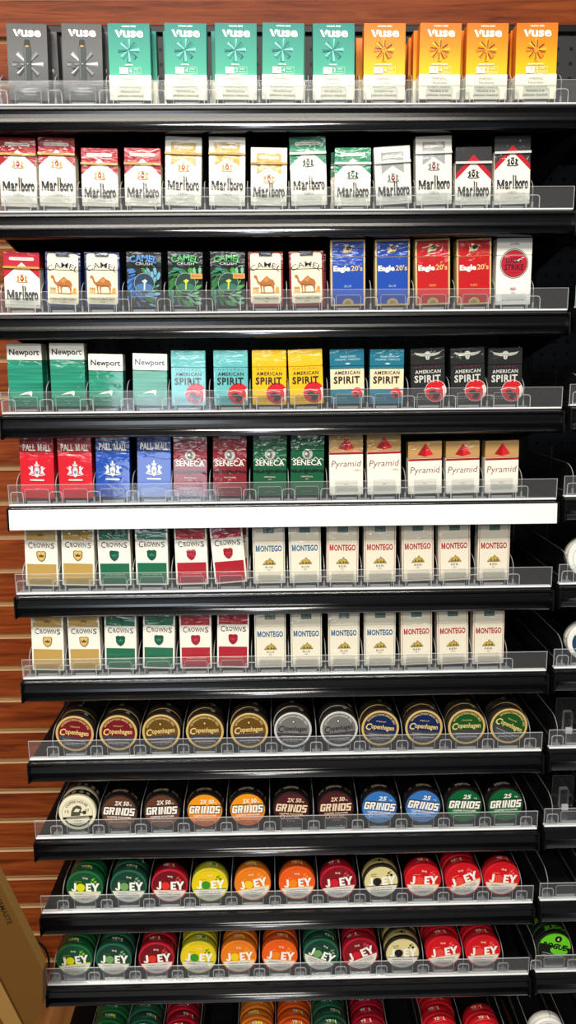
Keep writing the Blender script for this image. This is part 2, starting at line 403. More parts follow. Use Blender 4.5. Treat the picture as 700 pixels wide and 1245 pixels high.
# lane dividers and pusher trays: one of each, then copies
def glint_line(mb, pts, y0, y1, t, m):
    """added pale strip imitating light caught along an open outline"""
    for (ax, az), (bx, bz) in zip(pts, pts[1:]):
        d = Vector((bx - ax, bz - az))
        if d.length < 1e-6: continue
        n = Vector((-d.y, d.x)).normalized() * t
        mb.prism([(ax, az), (bx, bz), (bx + n.x, bz + n.y), (ax + n.x, az + n.y)], y0, y1, m)
def make_divider():
    r = empty('lane_divider')
    fin = [(0.0025, 0.0032), (0.30, 0.0032), (0.30, 0.052), (0.036, 0.052)]
    for i in range(9):
        a = R(90 + 80 * i / 8); fin.append((0.036 + 0.0325 * math.cos(a), 0.030 + 0.022 * math.sin(a)))
    mb = MB(); mb.prism(fin, -0.0006, 0.0006, CLEAR, 'x', side=EDGE); mb.build('fin', r)
    mb = MB(); mb.prism(rrect(-0.0105, 0.0032, 0.0105, 0.0235, 0.005, top_only=True), 0.0010, 0.0021, CLEAR, 'y', side=EDGE); q = rrect(-0.0105, 0.0032, 0.0105, 0.0235, 0.005, top_only=True); glint_line(mb, [q[-1]] + q[:-1], .0004, .0009, .0011, GLINT); mb.build('front_tab', r)
    mb = MB(); mb.box(-0.0075, 0.0075, 0.0024, 0.012, 0.0032, 0.0050, EDGE, 0.0006); mb.box(-0.0014, 0.0014, 0.0024, 0.006, 0.0051, 0.014, EDGE, 0.0005); mb.build('foot', r)
    return r
def make_tray():
    r = empty('pusher_tray')
    mb = MB(); mb.box(-0.021, 0.021, 0.0060, 0.30, 0.0034, 0.0094, CLEAR, 0.0006)
    for x in (-.018, .018): mb.box(x - .0012, x + .0012, 0.006, 0.30, 0.0095, 0.0099, CLEAR)
    mb.build('floor_plate', r)
    mb = MB(); mb.prism(rrect(-0.0195, 0.0035, 0.0195, 0.0270, 0.0035, top_only=True), 0.0030, 0.0042, CLEAR, 'y', side=EDGE)
    q = rrect(-0.0195, 0.0035, 0.0195, 0.0270, 0.0035, top_only=True); glint_line(mb, [q[-1]] + q[:-1], .0025, .0029, .0006, EDGE)
    mb.box(-0.017, 0.017, 0.0043, 0.0060, 0.0035, 0.0075, EDGE, 0.0005); mb.build('front_stop', r)
    return r
divider0 = make_divider(); note_kids(divider0)
tray0 = make_tray(); note_kids(tray0)
USED = set()
def put(proto, loc, label, cat, group, rot=None):
    if proto.name not in USED: o = proto; USED.add(proto.name)
    else: o = copy_tree(proto)
    o.location = loc
    if rot is not None: o.rotation_euler = rot
    return tag(o, label, cat, group)
def lanes(i, xs, first_lane=0, bay=''):
    z = SHELF_Z[i] + (0.004 if bay else 0)
    ed = [xs[0] - (xs[1] - xs[0]) / 2] + [(a + b) / 2 for a, b in zip(xs, xs[1:])] + [xs[-1] + (xs[-1] - xs[-2]) / 2]
    where = '%s shelf%s' % (NTH[i], bay)
    if ed[0] < -0.437 and not bay: ed[0] = -0.437
    for k, x in enumerate(ed):
        put(divider0, (x, 0, z), 'clear plastic lane divider, %s from the left on the %s' % (ORD[k], where), 'lane divider', 'lane dividers of the ' + where)
    for k, x in enumerate(xs):
        put(tray0, (x, 0, z), 'clear pusher tray under the %s lane from left, %s' % (ORD[k], where), 'pusher tray', 'pusher trays of the ' + where)

# ---------------------------------------------------------------- cartons
def make_pack(W, H, D, side, art, hinge=None, tape=None, stamp=None, name='cigarette_pack', top=None, warning=None):
    """carton (+ lid above the hinge line) carrying its print; tear tape, stamp and warning panel are parts of their own"""
    r = empty(name); yf = -D / 2
    f3 = lambda x, z, k: (x, yf - (k + 1) * Art.EPS, z)
    top = top or side
    bv = 0.0009
    if hinge:
        mb = MB(); mb.box(-W / 2, W / 2, -D / 2, D / 2, 0, hinge - .0001, side, bv); art.emit(mb, f3, 0.0006, hinge - 0.0006); mb.build('carton', r)
        mb = MB(); mb.box(-W / 2, W / 2, -D / 2, D / 2, hinge + .0001, H, top, bv); art.emit(mb, f3, hinge + 0.0006, H - 0.0006); ld = mb.build('lid', r)
    else:
        mb = MB(); mb.box(-W / 2, W / 2, -D / 2, D / 2, 0, H, side, bv); art.emit(mb, f3, 0.0006, H - 0.0006); mb.build('carton', r)
    y = yf - 0.0026
    if tape:
        z, t, m = tape
        mb = MB(); mb.box(-W / 2 - .0003, W / 2 + .0003, y, D / 2 + .0003, z, z + t, m); mb.build('tear_tape', r)
    if stamp:
        x0, x1, z0, m, sart = stamp
        mb = MB(); mb.box(x0, x1, y, D / 2 * .6, H - .0002, H + .0003, m); mb.box(x0, x1, y, yf, z0, H + .0003, m)
        if sart: sart.emit(mb, lambda x, z, k: (x, y - (k + 1) * Art.EPS, z))
        mb.build('tax_stamp', ld if hinge else r)
    if warning:
        z1, m, wart = warning
        mb = MB(); mb.box(-W / 2 - .0002, W / 2 + .0002, y, D / 2, 0.0003, z1, m, 0.0002)
        wart.emit(mb, lambda x, z, k: (x, y - (k + 1) * Art.EPS, z)); mb.build('warning_panel', r)
    note_kids(r); return r
CREAM = P('#f7f3e6'); INK = P('#22232b'); GOLD = P('#c9a253'); PALEG = P('#dcc48c')

# --- vapour device boxes of the top shelf
VW = I('#fbfaf4')
def vuse_logo(a, z, k=1.0, m=VW, cx=0):
    """split v and a round heavy u, s, e"""
    X = cx - 0.0205 * k
    a.poly([(X - .0004 * k, z + .0092 * k), (X + .0034 * k, z + .0092 * k), (X + .0074 * k, z - .0002 * k), (X + .0042 * k, z - .0002 * k)], m)
    a.poly([(X + .0066 * k, z + .0058 * k), (X + .0082 * k, z + .0092 * k), (X + .0116 * k, z + .0092 * k), (X + .0084 * k, z + .0018 * k)], m)
    a.text('use', cx + .0058 * k, z, .0125 * k, m, w=.0300 * k, bold=.035)
def burst(a, cx, cz, r, cols, width=0.19):
    for i in range(8):
        t = R(i * 45 + 22.5 * 0); c, q = math.cos(t), math.sin(t); L = r * (1 if i % 2 == 0 else .92); hw = r * width
        def pt(u, v): return (cx + u * c - v * q, cz + u * q + v * c)
        a.poly([pt(L * .12, -hw * .25), pt(L * .12, hw * .25), pt(L, hw), pt(L, -hw)], cols[i % 3])
        a.poly([pt(L * .12, -hw * .25), pt(L, -hw), pt(L * .96, -hw * .2)], cols[(i + 1) % 3])
def kit_box():
    g = gradient('charcoal_print_gradient', [(0, '#4f5154'), (.06, '#6d6e71'), (.105, '#59595c')])
    a = Art(); a.rect(-.0293, .0006, .0293, .1044, g)
    vuse_logo(a, .0876, .98, cx=.0005)
    burst(a, 0, .050, .0225, [I('#d4d7d6'), I('#8f9293'), I('#3f4144')], .14)
    a.disc(-.0135, .047, .0035, I('#5c5e61'))
    d = I('#3b4644'); a.poly(rrect(-.0053, .0275, .0053, .0745, .0016), d); a.rect(-.0046, .029, -.0022, .073, I('#5d6a67'))
    a.poly([(-.0044, .0745), (.0044, .0745), (.0034, .0828), (-.0034, .0828)], I('#141414')); a.rect(-.0024, .0730, .0024, .0748, I('#d9a55a'))
    a.disc(0, .050, .0007, I('#e8e8e8'))
    a.text('VUSE ALTO', 0, .0150, .0022, VW, bold=.02); a.text('POWER UNIT KIT', 0, .0112, .0022, VW, bold=.02)
    a.text('VAPOR DELIVERY SYSTEM', 0, .0078, .0011, VW)
    return make_pack(.0590, .105, .022, I('#47484b'), a, name='vape_box')
def pod_box(c, series, flav, pct, pods, H=.1055):
    teal = c == 'teal'
    g = gradient('teal_print_gradient', [(0, '#74cdae'), (.045, '#4bb49a'), (.105, '#1c8c86')]) if teal else gradient('orange_print_gradient', [(0, '#ffd21e'), (.045, '#ffc414'), (.075, '#f79a16'), (.105, '#ee7d1a')])
    W = .0617; a = Art(); a.rect(-W / 2 + .0002, .0006, W / 2 - .0002, H - .0006, g)
    a.text('ORIGINAL SERIES', 0, H - .0052, .0020, VW, bold=.03); vuse_logo(a, H - .0185, 1.0, cx=.0005)
    if teal: burst(a, -.001, H - .0365, .0155, [I('#8fe0d4'), I('#17766f'), I('#2fa79b')])
    else:
        burst(a, -.001, H - .0365, .0155, [I('#ffc32a'), I('#f08a17'), I('#f6a81c')])
        for t in (25, 75, 118, 160, 215, 260, 290, 335): a.line(-.001 + .004 * math.cos(R(t)), H - .0365 + .004 * math.sin(R(t)), -.001 + .014 * math.cos(R(t + 9)), H - .0365 + .014 * math.sin(R(t + 9)), .0012, I('#6b3b10'))
    a.text(flav, -.001, H - .0575, .0019, VW, bold=.03)
    a.rect(-.0155, H - .0690, -.0030, H - .0600, VW); a.text(pct, -.0092, H - .0652, .0042, I('#5c6b66' if teal else '#9a6a20')); a.text('NICOTINE', -.0092, H - .0680, .0013, I('#8a8f8c'))
    a.frame(-.0026, H - .0690, .0165, H - .0600, .0003, VW); a.text(pods, .0012, H - .0672, .0058, VW, bold=.01); a.text('PODS', .0092, H - .0638, .0021, VW); a.text('PER PACK', .0092, H - .0672, .0015, VW)
    a.text('PREFILLED POD CARTRIDGES', 0, H - .0712, .0011, VW)
    wa = Art(); wk = I('#5b5a58'); z1 = .0345
    for t, zz, w_ in (('WARNING:', .0272, .0225), ('This product', .0216, .0235), ('contains nicotine.', .0160, .036), ('Nicotine is an', .0104, .0275), ('addictive chemical.', .0046, .039)): wa.text(t, -.0005, zz, .0036, wk, w=w_, bold=.008)
    return make_pack(W, H, .022, I('#2a9188') if teal else I('#e98618'), a, name='vape_box', warning=(z1, I('#f6f2df'), wa))

# --- cigarette cartons
def crest(a, cx, z, s, c1, c2):
    a.poly(ell(cx, z, .0028 * s, .0038 * s, 16), c2)
    for q in (-1, 1):
        a.poly([(cx + q * .0034 * s, z - .0035 * s), (cx + q * .0044 * s, z + .0010 * s), (cx + q * .0038 * s, z + .0040 * s), (cx + q * .0062 * s, z + .0048 * s), (cx + q * .0070 * s, z + .0015 * s), (cx + q * .0062 * s, z - .0008 * s), (cx + q * .0080 * s, z - .0034 * s)], c1)
        a.line(cx + q * .0066 * s, z + .001 * s, cx + q * .0086 * s, z + .0034 * s, .0008 * s, c1)
    a.poly([(cx - .0022 * s, z + .0042 * s), (cx - .0026 * s, z + .0070 * s), (cx - .0010 * s, z + .0056 * s), (cx, z + .0074 * s), (cx + .0010 * s, z + .0056 * s), (cx + .0026 * s, z + .0070 * s), (cx + .0022 * s, z + .0042 * s)], c1)
    a.path([(cx - .0085 * s, z - .0040 * s), (cx - .004 * s, z - .0052 * s), (cx, z - .0048 * s), (cx + .004 * s, z - .0052 * s), (cx + .0085 * s, z - .0040 * s)], .0011 * s, c1)
    a.disc(cx, z + .0003 * s, .0012 * s, CREAM, n=10)
def letter_m(a, x0, x1, z, h, m, t=.24, serif=False):
    """capital M as one outline: two stems and a deep V"""
    w_ = x1 - x0; s_ = w_ * t; c = (x0 + x1) / 2
    a.poly([(x0, z), (x0 + s_ * (.5 if serif else 1), z), (x0 + s_ * (.5 if serif else 1), z + h * .62), (c - s_ * .25, z), (c + s_ * .25, z), (x1 - s_, z + h * .62), (x1 - s_, z), (x1, z), (x1, z + h), (x1 - s_, z + h), (c, z + h * .38), (x0 + s_, z + h), (x0, z + h)], m)
def wordmark(a, z, w, h, m):
    """condensed serifed wordmark with two tall stems in the middle"""
    letter_m(a, -.0235, -.0125, z, h * 1.06, m, .26, True)
    for x in (-.0228, -.0138): a.rect(x - .0014, z - .0001, x + .0016, z + .0006, m)
    a.rect(-.0240, z + h * 1.06 - .0006, -.0215, z + h * 1.06, m); a.rect(-.0145, z + h * 1.06 - .0006, -.0120, z + h * 1.06, m)
    for t, x, q in (('a', -.0086, .0056), ('r', -.0029, .0044), ('o', .0122, .0056), ('r', .0172, .0044), ('o', .0216, .0054)): a.text(t, x, z, h * 1.36, m, w=q, bold=.03)
    a.rect(.0006, z, .0023, z + h * 1.58, m); a.rect(-.0002, z, .0031, z + .0006, m); a.rect(-.0003, z + h * 1.58 - .0007, .0012, z + h * 1.58, m)
    a.rect(.0041, z, .0058, z + h * 1.50, m); a.rect(.0032, z + h * 1.50 - .0007, .0048, z + h * 1.50, m); a.text('o', .0069, z, h * 1.36, m, w=.0052, bold=.04)
def marl(kind, long):
    W, H, D = .0550, (.0990 if long else .0838), .0225; a = Art(); h = W / 2 - .0002
    dz = H - .0838
    pk, ed = .0685 + dz * .85, .0450 + dz * .85
    cr1, cr2 = (GOLD, P('#b3232e'))
    ink = P('#30343c'); base = CREAM; top = CREAM; tape = GOLD
    if kind in ('red', 'green', 'black', 'pinkred'):
        tc = {'red': '#ab0a28', 'green': '#12906b', 'black': '#3b3b3d', 'pinkred': '#c22440'}[kind]; tm = P(tc); top = tm
        a.rect(-h, .0006, h, H - .0006, base)
        if kind == 'black':
            a.poly([(-h, ed), (0, pk + .004), (h, ed), (h, H - .0006), (-h, H - .0006)], tm)
            a.poly([(-h, ed), (0, pk + .004), (h, ed), (h, ed - .0085), (0, pk - .0055), (-h, ed - .0085)], P('#c3152f'))
        else: a.poly([(-h, ed), (-.0265 * .0, pk), (h, ed), (h, H - .0006), (-h, H - .0006)], tm)
        if kind != 'black':
            a.poly(rrect(-.0190, H - .0122, .0190, H - .0078, .0021), CREAM); a.text('FILTER CIGARETTES', 0, H - .0109, .0017, P('#6d5a55'), w=.034, bold=.02)
        if kind == 'green': cr1, cr2, tape = P('#39413f'), P('#1b7d61'), P('#dfe3da')
        if kind == 'black': cr1, cr2, tape = P('#26272b'), P('#1e1f22'), P('#dcdcda')
    else:
        base = P('#f4f0e4') if kind == 'gold' else P('#efece2'); top = base
        fm = P('#cdb063') if kind == 'gold' else P('#a9adad'); a.rect(-h, .0006, h, H - .0006, base)
        x = .0190 if kind == 'gold' else .0172; t = H - .0085
        a.poly([(-x, t), (-x, ed - .0005), (0, pk - .0125), (x, ed - .0005), (x, t)], fm)
        a.poly(rrect(-.0145, t - .0080, .0145, t - .0046, .0016), CREAM); a.text('FILTER CIGARETTES', 0, t - .0071, .0013, P('#8a8375'), w=.026, bold=.01)
        tape = P('#c59a35') if kind == 'gold' else P('#d9d9d4')
        if kind == 'silver': cr1, cr2 = P('#8d8f90'), P('#9c3350')
    zc = (pk + ed) / 2 - (.0125 if kind not in ('gold', 'silver') else .0185) + (.004 if long else 0)
    crest(a, 0, zc, 1.05, cr1, cr2)
    zw = .0130 if not long else .0232
    wordmark(a, zw, .0470, .0132 if not long else .0122, ink)
    if long: a.text("100's", 0, .0158, .0040, P('#7c7c7c'), w=.0135)
    a.rect(-h, .0042, h, .0047, P('#c8707c') if kind == 'red' else P('#b9b4a6'))
    a.text('20 CLASS A CIGARETTES', 0, .0080, .0012, P('#9a958a'))
    return make_pack(W, H, D, base, a, hinge=H * .742, top=top, tape=((.0592 if not long else .0732), .0032, tape))
CAMEL_SHAPE = [(-.0188, .0455), (-.0180, .0478), (-.0158, .0483), (-.0140, .0470), (-.0128, .0440), (-.0118, .0400), (-.0095, .0378), (-.0070, .0392), (-.0040, .0420), (-.0012, .0448), (.0012, .0465), (.0030, .0460), (.0055, .0432), (.0088, .0418), (.0112, .0408), (.0128, .0388), (.0140, .0350), (.0148, .0322), (.0142, .0322), (.0130, .0350), (.0128, .0325), (.0132, .0290), (.0128, .0250), (.0130, .0218), (.0112, .0218), (.0108, .0255), (.0098, .0300), (.0070, .0318), (.0020, .0318), (-.0018, .0310), (-.0020, .0270), (-.0016, .0220), (-.0034, .0220), (-.0040, .0270), (-.0046, .0318), (-.0060, .0330), (-.0066, .0290), (-.0060, .0222), (-.0075, .0222), (-.0086, .0290), (-.0090, .0330), (-.0118, .0350), (-.0140, .0380), (-.0152, .0420), (-.0166, .0440), (-.0182, .0440)]
def camel(border, sub):
    W, H, D = .0540, .0832, .0225; bm_ = P(border); fld = P('#f4ead0'); a = Art(); h = W / 2 - .0002
    a.rect(-h, .0006, h, H - .0006, bm_)
    x = h - .0030
    a.poly(rrect(-x, .0050, x, H - .0026, .0040), fld)
    a.text('CAMEL', 0, .0600, .0085, P('#24305c') if border[1] == '2' else P('#3b3a4d'), w=.0450, bold=.004, arc=.034)
    a.text(sub, 0, .0590, .0028, P('#7b6a5a'), w=.0120)
    a.rect(-x + .001, .0560, x - .001, .0563, P('#c9b48a'))
    a.poly([(-x + .002, .0205), (x - .002, .0205), (x - .002, .0228), (-x + .002, .0224)], P('#e9c27c'))
    for q in (-.0185, -.0155, -.0125): a.poly([(q - .001, .0225), (q + .001, .0225), (q + .0006, .0275), (q - .0006, .0275)], P('#c58f45')); a.disc(q, .0285, .0018, P('#c99a4c'), n=10)
    a.poly([(.0140, .0225), (.0205, .0225), (.0205, .0290), (.0185, .0310), (.0160, .0300), (.0150, .0262)], P('#e3a23f'))
    a.poly(CAMEL_SHAPE, P('#b9793c'))
    a.poly([(-.0040, .0395), (-.0010, .0432), (.0012, .0450), (.0030, .0440), (.0050, .0410), (.0020, .0370)], P('#cf9455'))
    a.path([(-.0090, .0340), (.0000, .0330), (.0090, .0330)], .0009, P('#7e4d22'))
    a.rect(-.0080, .0213, .0130, .0219, P('#8c5e2b'))
    a.text('TURKISH & DOMESTIC BLEND', 0, .0120, .0024, P('#6f6656'), w=.0400, bold=.01); a.text('FILTERS', 0, .0078, .0017, P('#8d8372'))
    sa = Art(); sa.rect(-.0090, H - .0048, .0090, H - .0046, P('#8c93a8')); sa.text('CHOICE', 0, H - .0038, .0016, P('#c3c8d6'), w=.0140)
    return make_pack(W, H, D, bm_, a, hinge=.0565, stamp=(-.0103, .0103, H - .0058, P('#22365f') if border[1] == '2' else P('#2a2c3c'), sa))
def crush(kind):
    W, H, D = .0540, .0835, .0225; a = Art(); h = W / 2 - .0002; rnd = random.Random(11 if kind == 'blue' else 5)
    base = P('#1d2326'); a.rect(-h, .0006, h, H - .0006, base)
    cs = {'blue': ['#2f5f9e', '#4b86c4', '#3f8f3a', '#7fb4d6'], 'green': ['#2f7d3b', '#3f8f86', '#54a64a', '#86c7a0']}[kind]
    for k in range(120):
        t = rnd.uniform(0, 360); rr = rnd.uniform(.015, .034); cx, cz = rr * math.cos(R(t)), .036 + rr * 1.1 * math.sin(R(t))
        if cz > .058 or cz < .003 or abs(cx) > h - .002: continue
        col = cs[(0 if cx < 0 else 2) + rnd.randint(0, 1)]
        s = rnd.uniform(.0018, .0048); L = rnd.uniform(1.4, 2.6); m_ = [(x, z) for x, z in ell(cx, cz, min(s * L, .006), s * .55, 10, rot=t + 50)]
        if max(abs(p[0]) for p in m_) > h: continue
        a.poly(m_, P(col))
    a.disc(.001, .0355, .0158, P('#a9b6b4')); a.disc(.001, .0355, .0151, P('#28465f') if kind == 'blue' else P('#22493a'))
    a.poly(ell(.001, .030, .0135, .0060, 20), P('#4f7fae') if kind == 'blue' else P('#3d7d6a'))
    c = P('#cfe4f3') if kind == 'blue' else P('#cfd94a')
    a.poly([(.0000, .026), (.0022, .026), (.0028, .0360), (.0062, .0395), (.0022, .0420), (-.0030, .0390), (.0006, .0360)], c)
    a.text('CAMEL', 0, .0690, .0100, P('#3d8bd0') if kind == 'blue' else P('#3fae57'), w=.0400, bold=.028, arc=.06)
    a.text('CRUSH', .001, .0630, .0038, P('#d5dedd'), w=.0260)
    if kind == 'green': a.poly(rrect(.0085, .0425, h, .0505, .0012), P('#d9a25c')); a.text('MENTHOL', .0175, .0452, .0026, P('#4a3317'), w=.0140)
    a.text('FILTERS', 0, .0080, .0020, P('#9fb3b8'))
    return make_pack(W, H, D, base, a, hinge=.0600)
def eagle(c):
    W, H, D = .0545, .1000, .0225; a = Art(); h = W / 2 - .0002; m = P('#1352b4') if c == 'blue' else P('#c5121e'); g = P('#d8bd86')
    a.rect(-h, .0006, h, H - .0006, g); a.rect(-h + .0026, .0030, h - .0026, H - .0030, m)
    a.rect(-h, .0738, h, .0746, g)
    k = P('#16161c'); gl = P('#e4cf9c')
    a.poly([(-.0080, .0795), (-.0072, .0850), (-.0030, .0890), (-.0060, .0925), (.0000, .0925), (.0020, .0900), (.0075, .0905), (.0120, .0880), (.0070, .0882), (.0062, .0840), (.0025, .0800), (-.0035, .0782)], gl)
    a.poly([(-.0035, .0880), (.0005, .0905), (.0070, .0893), (.0052, .0852), (.0005, .0838), (-.0020, .0850)], k)
    a.poly([(-.0080, .0800), (-.0035, .0812), (.0020, .0818), (.0035, .0808), (-.0035, .0786)], k)
    a.text('Eagle', -.0095, .0532, .0078, P('#fbf8ee'), w=.0260, bold=.045); a.text("20's", .0138, .0532, .0080, P('#e3c988'), w=.0180, bold=.02)
    a.text('BLUE' if c == 'blue' else 'RED', 0, .0285, .0034, P('#b9c6e0') if c == 'blue' else P('#e6b45e'), w=.0110)
    a.poly(ell(0, .0032, .0090, .0085, 20, 0, 180), P('#cdb98c')); a.poly(ell(0, .0032, .0058, .0050, 16, 0, 180), P('#b99a58')); a.text('20', 0, .0045, .0022, P('#6d5322'))
    return make_pack(W, H, D, g, a, hinge=.0742)
def lucky():
    W, H, D = .0552, .1010, .0225; a = Art(); h = W / 2 - .0002; wt = P('#f3f1ec'); a.rect(-h, .0006, h, H - .0006, wt)
    a.rect(-h, H * .745, h, H * .745 + .0005, P('#b8b4ac'))
    z = .0625; a.disc(0, z, .0225, P('#3c2a28')); a.disc(0, z, .0216, P('#d8cdb8')); a.disc(0, z, .0205, P('#3c2a28')); a.disc(0, z, .0197, P('#c21f3a'))
    a.text('LUCKY', 0, z + .0010, .0088, P('#2b1d22'), w=.0265, bold=.025); a.text('STRIKE', 0, z - .0095, .0088, P('#2b1d22'), w=.0300, bold=.025); a.text('AN AMERICAN ORIGINAL', 0, z - .0140, .0011, P('#2b1d22'))
    a.text('Luckies', 0, .0905, .0042, P('#5a5650'), w=.0150, shear=.35)
    a.text('RED', 0, .0225, .0042, P('#b02a3f'), w=.0095, bold=.02); a.text("100's", 0, .0172, .0024, P('#b5475a')); a.text('20 CLASS A CIGARETTES', 0, .0066, .0018, P('#55514b'), w=.036)
    return make_pack(W, H, D, wt, a, hinge=H * .745)
def newport_green():
    m = mat('striped_green_print', '#158a6c', .45, film=True, spec=.3); nt = m.node_tree; n = nt.nodes; l = nt.links
    if 'stripes' in n: return m
    tc = n.new('ShaderNodeTexCoord'); mp = n.new('ShaderNodeMapping'); mp.inputs['Scale'].default_value = (6, 1, 210); l.new(tc.outputs['Object'], mp.inputs[0])
    nz = n.new('ShaderNodeTexNoise'); nz.name = 'stripes'; nz.inputs['Scale'].default_value = 1.0; nz.inputs['Detail'].default_value = 2; l.new(mp.outputs[0], nz.inputs['Vector'])
    cr = n.new('ShaderNodeValToRGB'); cr.color_ramp.elements[0].position = .32; cr.color_ramp.elements[0].color = lin('#0b6e55'); cr.color_ramp.elements[1].position = .70; cr.color_ramp.elements[1].color = lin('#2aa184')
    l.new(nz.outputs['Fac'], cr.inputs[0]); l.new(cr.outputs[0], n['Principled BSDF'].inputs['Base Color']); return m
def newport(long):
    W, H, D = .0545, (.1000 if long else .0822), .0225; a = Art(); h = W / 2 - .0002; g = newport_green(); wt = P('#f0eee4'); zb = H - .0265
    a.rect(-h, .0006, h, zb, g); a.rect(-h, zb, h, H - .0006, wt); a.rect(-h, zb, h, zb + .0009, P('#cdb277'))
    a.text('Newport', 0, H - .0180, .0092, P('#15243f'), w=.0470, bold=.026)
    a.poly([(-.0120, .0190), (-.0010, .0232), (.0050, .0250), (.0095, .0252), (.0100, .0215), (.0085, .0165), (.0060, .0200), (.0010, .0205)], P('#f4f2ea'))
    a.poly([(-.0010, .0218), (.0055, .0238), (.0050, .0205), (.0010, .0209)], P('#cfd6d2'))
    a.text('MENTHOL', 0, .0085, .0020, P('#bfe0d4')); 
    if long: a.text("100's", 0, .0050, .0018, P('#bfe0d4'))
    return make_pack(W, H, D, g, a, hinge=zb, top=wt)
def spirit(kind):
    W, H, D = .0545, .0868, .0225; a = Art(); h = W / 2 - .0002
    c = {'sky': '#6fc0c4', 'yellow': '#f0c414', 'teal': '#1b7d95', 'black': '#2a2d2e'}[kind]; m = P(c); a.rect(-h, .0006, h, H - .0006, m)
    ink = P('#33302c'); r1 = P('#d5202c'); k2 = P('#252325')
    if kind == 'teal':
        a.rect(-h, .0238, h, .0555, P('#f3e3bd')); dx, zz, dr = .0155, .0175, .0085
        a.text('MADE WITH', .001, .0735, .0030, P('#cde8ea'), w=.0240); a.text('ORGANIC TOBACCO', .001, .0690, .0030, P('#cde8ea'), w=.0400); a.poly([(-.004, .0640), (.001, .0655), (.006, .0640), (.001, .0622)], P('#bfe0e4'))
    else: dx, zz, dr = .0120, .0185, .0168
    if kind == 'black':
        ink = P('#d9d9d2')
        for q in (-1, 1): a.poly([(q * .0035, .0785), (q * .0140, .0790), (q * .0215, .0805), (q * .0180, .0765), (q * .0100, .0740), (q * .0040, .0738)], P('#b9bcb4'))
        a.disc(0, .0765, .0052, P('#c9cbc2'), n=14); a.poly([(-.0045, .0735), (.0045, .0735), (.0018, .0685), (-.0018, .0685)], P('#c9cbc2'))
        for q in (-.003, 0, .003): a.line(q, .0700, q * 1.4, .0745, .0006, k2)
        a.text('ORGANIC', 0, .0752, .0017, k2)
    else:
        if kind != 'teal': a.rect(-h, .0605, h, .0609, P('#2f8f95' if kind == 'sky' else '#c79b10')); a.text('100% ADDITIVE FREE', 0, .0770, .0018, P('#d8eeee' if kind == 'sky' else '#f7e7a0'))
    a.text('NATURAL', 0, .0552, .0034, P('#8a3b52') if kind == 'black' else P('#5c7f80' if kind == 'sky' else '#a07d20' if kind == 'yellow' else '#8d8268'), w=.0400, sp=1.6)
    a.text('AMERICAN', 0, .0470, .0056, ink, w=.0410, bold=.024, sp=1.15)
    a.disc(dx, zz, dr + .0006, P('#f2f0e8')) if kind == 'black' else None
    pts = [p for p in ell(dx, zz, dr, None, 40)]; pts = [(min(p[0], h), p[1]) for p in pts]; a.poly(pts, r1)
    s = dr / .0168
    a.poly([(min(dx + x * s, h), zz + z * s) for x, z in [(-.0120, -.0020), (-.0065, .0035), (-.0020, .0010), (.0025, -.0030), (.0080, -.0010), (.0060, -.0080), (.0020, -.0140), (-.0060, -.0120), (-.0030, -.0060), (-.0090, -.0050)]], k2)
    a.poly([(dx - .0125 * s, zz - .0005 * s), (dx - .0040 * s, zz + .0045 * s), (dx + .0030 * s, zz + .0020 * s), (dx - .0040 * s, zz + .0015 * s)], r1)
    a.path([(max(dx - .0195 * s, -h + .002), zz + .0020 * s), (dx - .0060 * s, zz + .0052 * s), (dx + .0060 * s, zz + .0025 * s)], .0008, P('#f2eee4'))
    a.poly([(min(dx + .0100 * s, h - .004), zz + .0065 * s), (h - .0006, zz + .0085 * s), (h - .0006, zz - .0100 * s), (h - .0035, zz - .0120 * s), (h - .0030, zz + .0010 * s)], P('#f2eee4') if kind != 'teal' else P('#d9d2bd'))
    a.text('SPIRIT', -.001, .0332, .0112, ink, w=.0420, bold=.03, sp=1.12)
    a.text('FULL-BODIED TASTE' if kind == 'black' else 'MELLOW TASTE', -.0120, .0090, .0018, P('#d8d5c8') if kind in ('black', 'teal') else P('#5e5a44'), w=.0220)
    a.text('20 FILTERED CIGARETTES', -.0110, .0058, .0014, P('#b8b5a8') if kind in ('black', 'teal') else P('#6e6a54'), w=.0240)
    return make_pack(W, H, D, m, a, hinge=.0602)
def pall(c):
    W, H, D = .0545, .1000, .0225; a = Art(); h = W / 2 - .0002
    m, d = (P('#d81d33'), P('#a5182b')) if c == 'red' else (P('#1b55b6'), P('#164590')); a.rect(-h, .0006, h, H - .0006, m); a.rect(-h, .0755, h, H - .0006, d); wt = P('#f3eee2')
    a.text('PALL', -.0118, .0782, .0108, wt, w=.0200, bold=.025); letter_m(a, .0022, .0085, .0782, .0108, wt, .25); a.text('ALL', .0160, .0782, .0108, wt, w=.0125, bold=.025); a.text('FAMOUS CIGARETTES', 0, .0728, .0020, P('#7d0f1f' if c == 'red' else '#0d2f70'), w=.0230)
    s = 1.55; g2 = P('#dfe3e8')
    crest(a, 0, .0460, s, g2, P('#cdd2da')); a.poly([(-.0040, .0440), (.0040, .0440), (.0032, .0370), (0, .0345), (-.0032, .0370)], g2)
    a.poly(ell(0, .0430, .0022, .0030, 10), P('#8b93a8')); a.poly([(-.0018, .0555), (.0018, .0555), (.0008, .0610), (-.0008, .0610)], g2)
    a.poly(rrect(-.0115, .0292, .0115, .0316, .001), wt); a.text('100', 0, .0150, .0022, P('#f0c4c4'), sp=1.8)
    return make_pack(W, H, D, m, a, hinge=.0755)
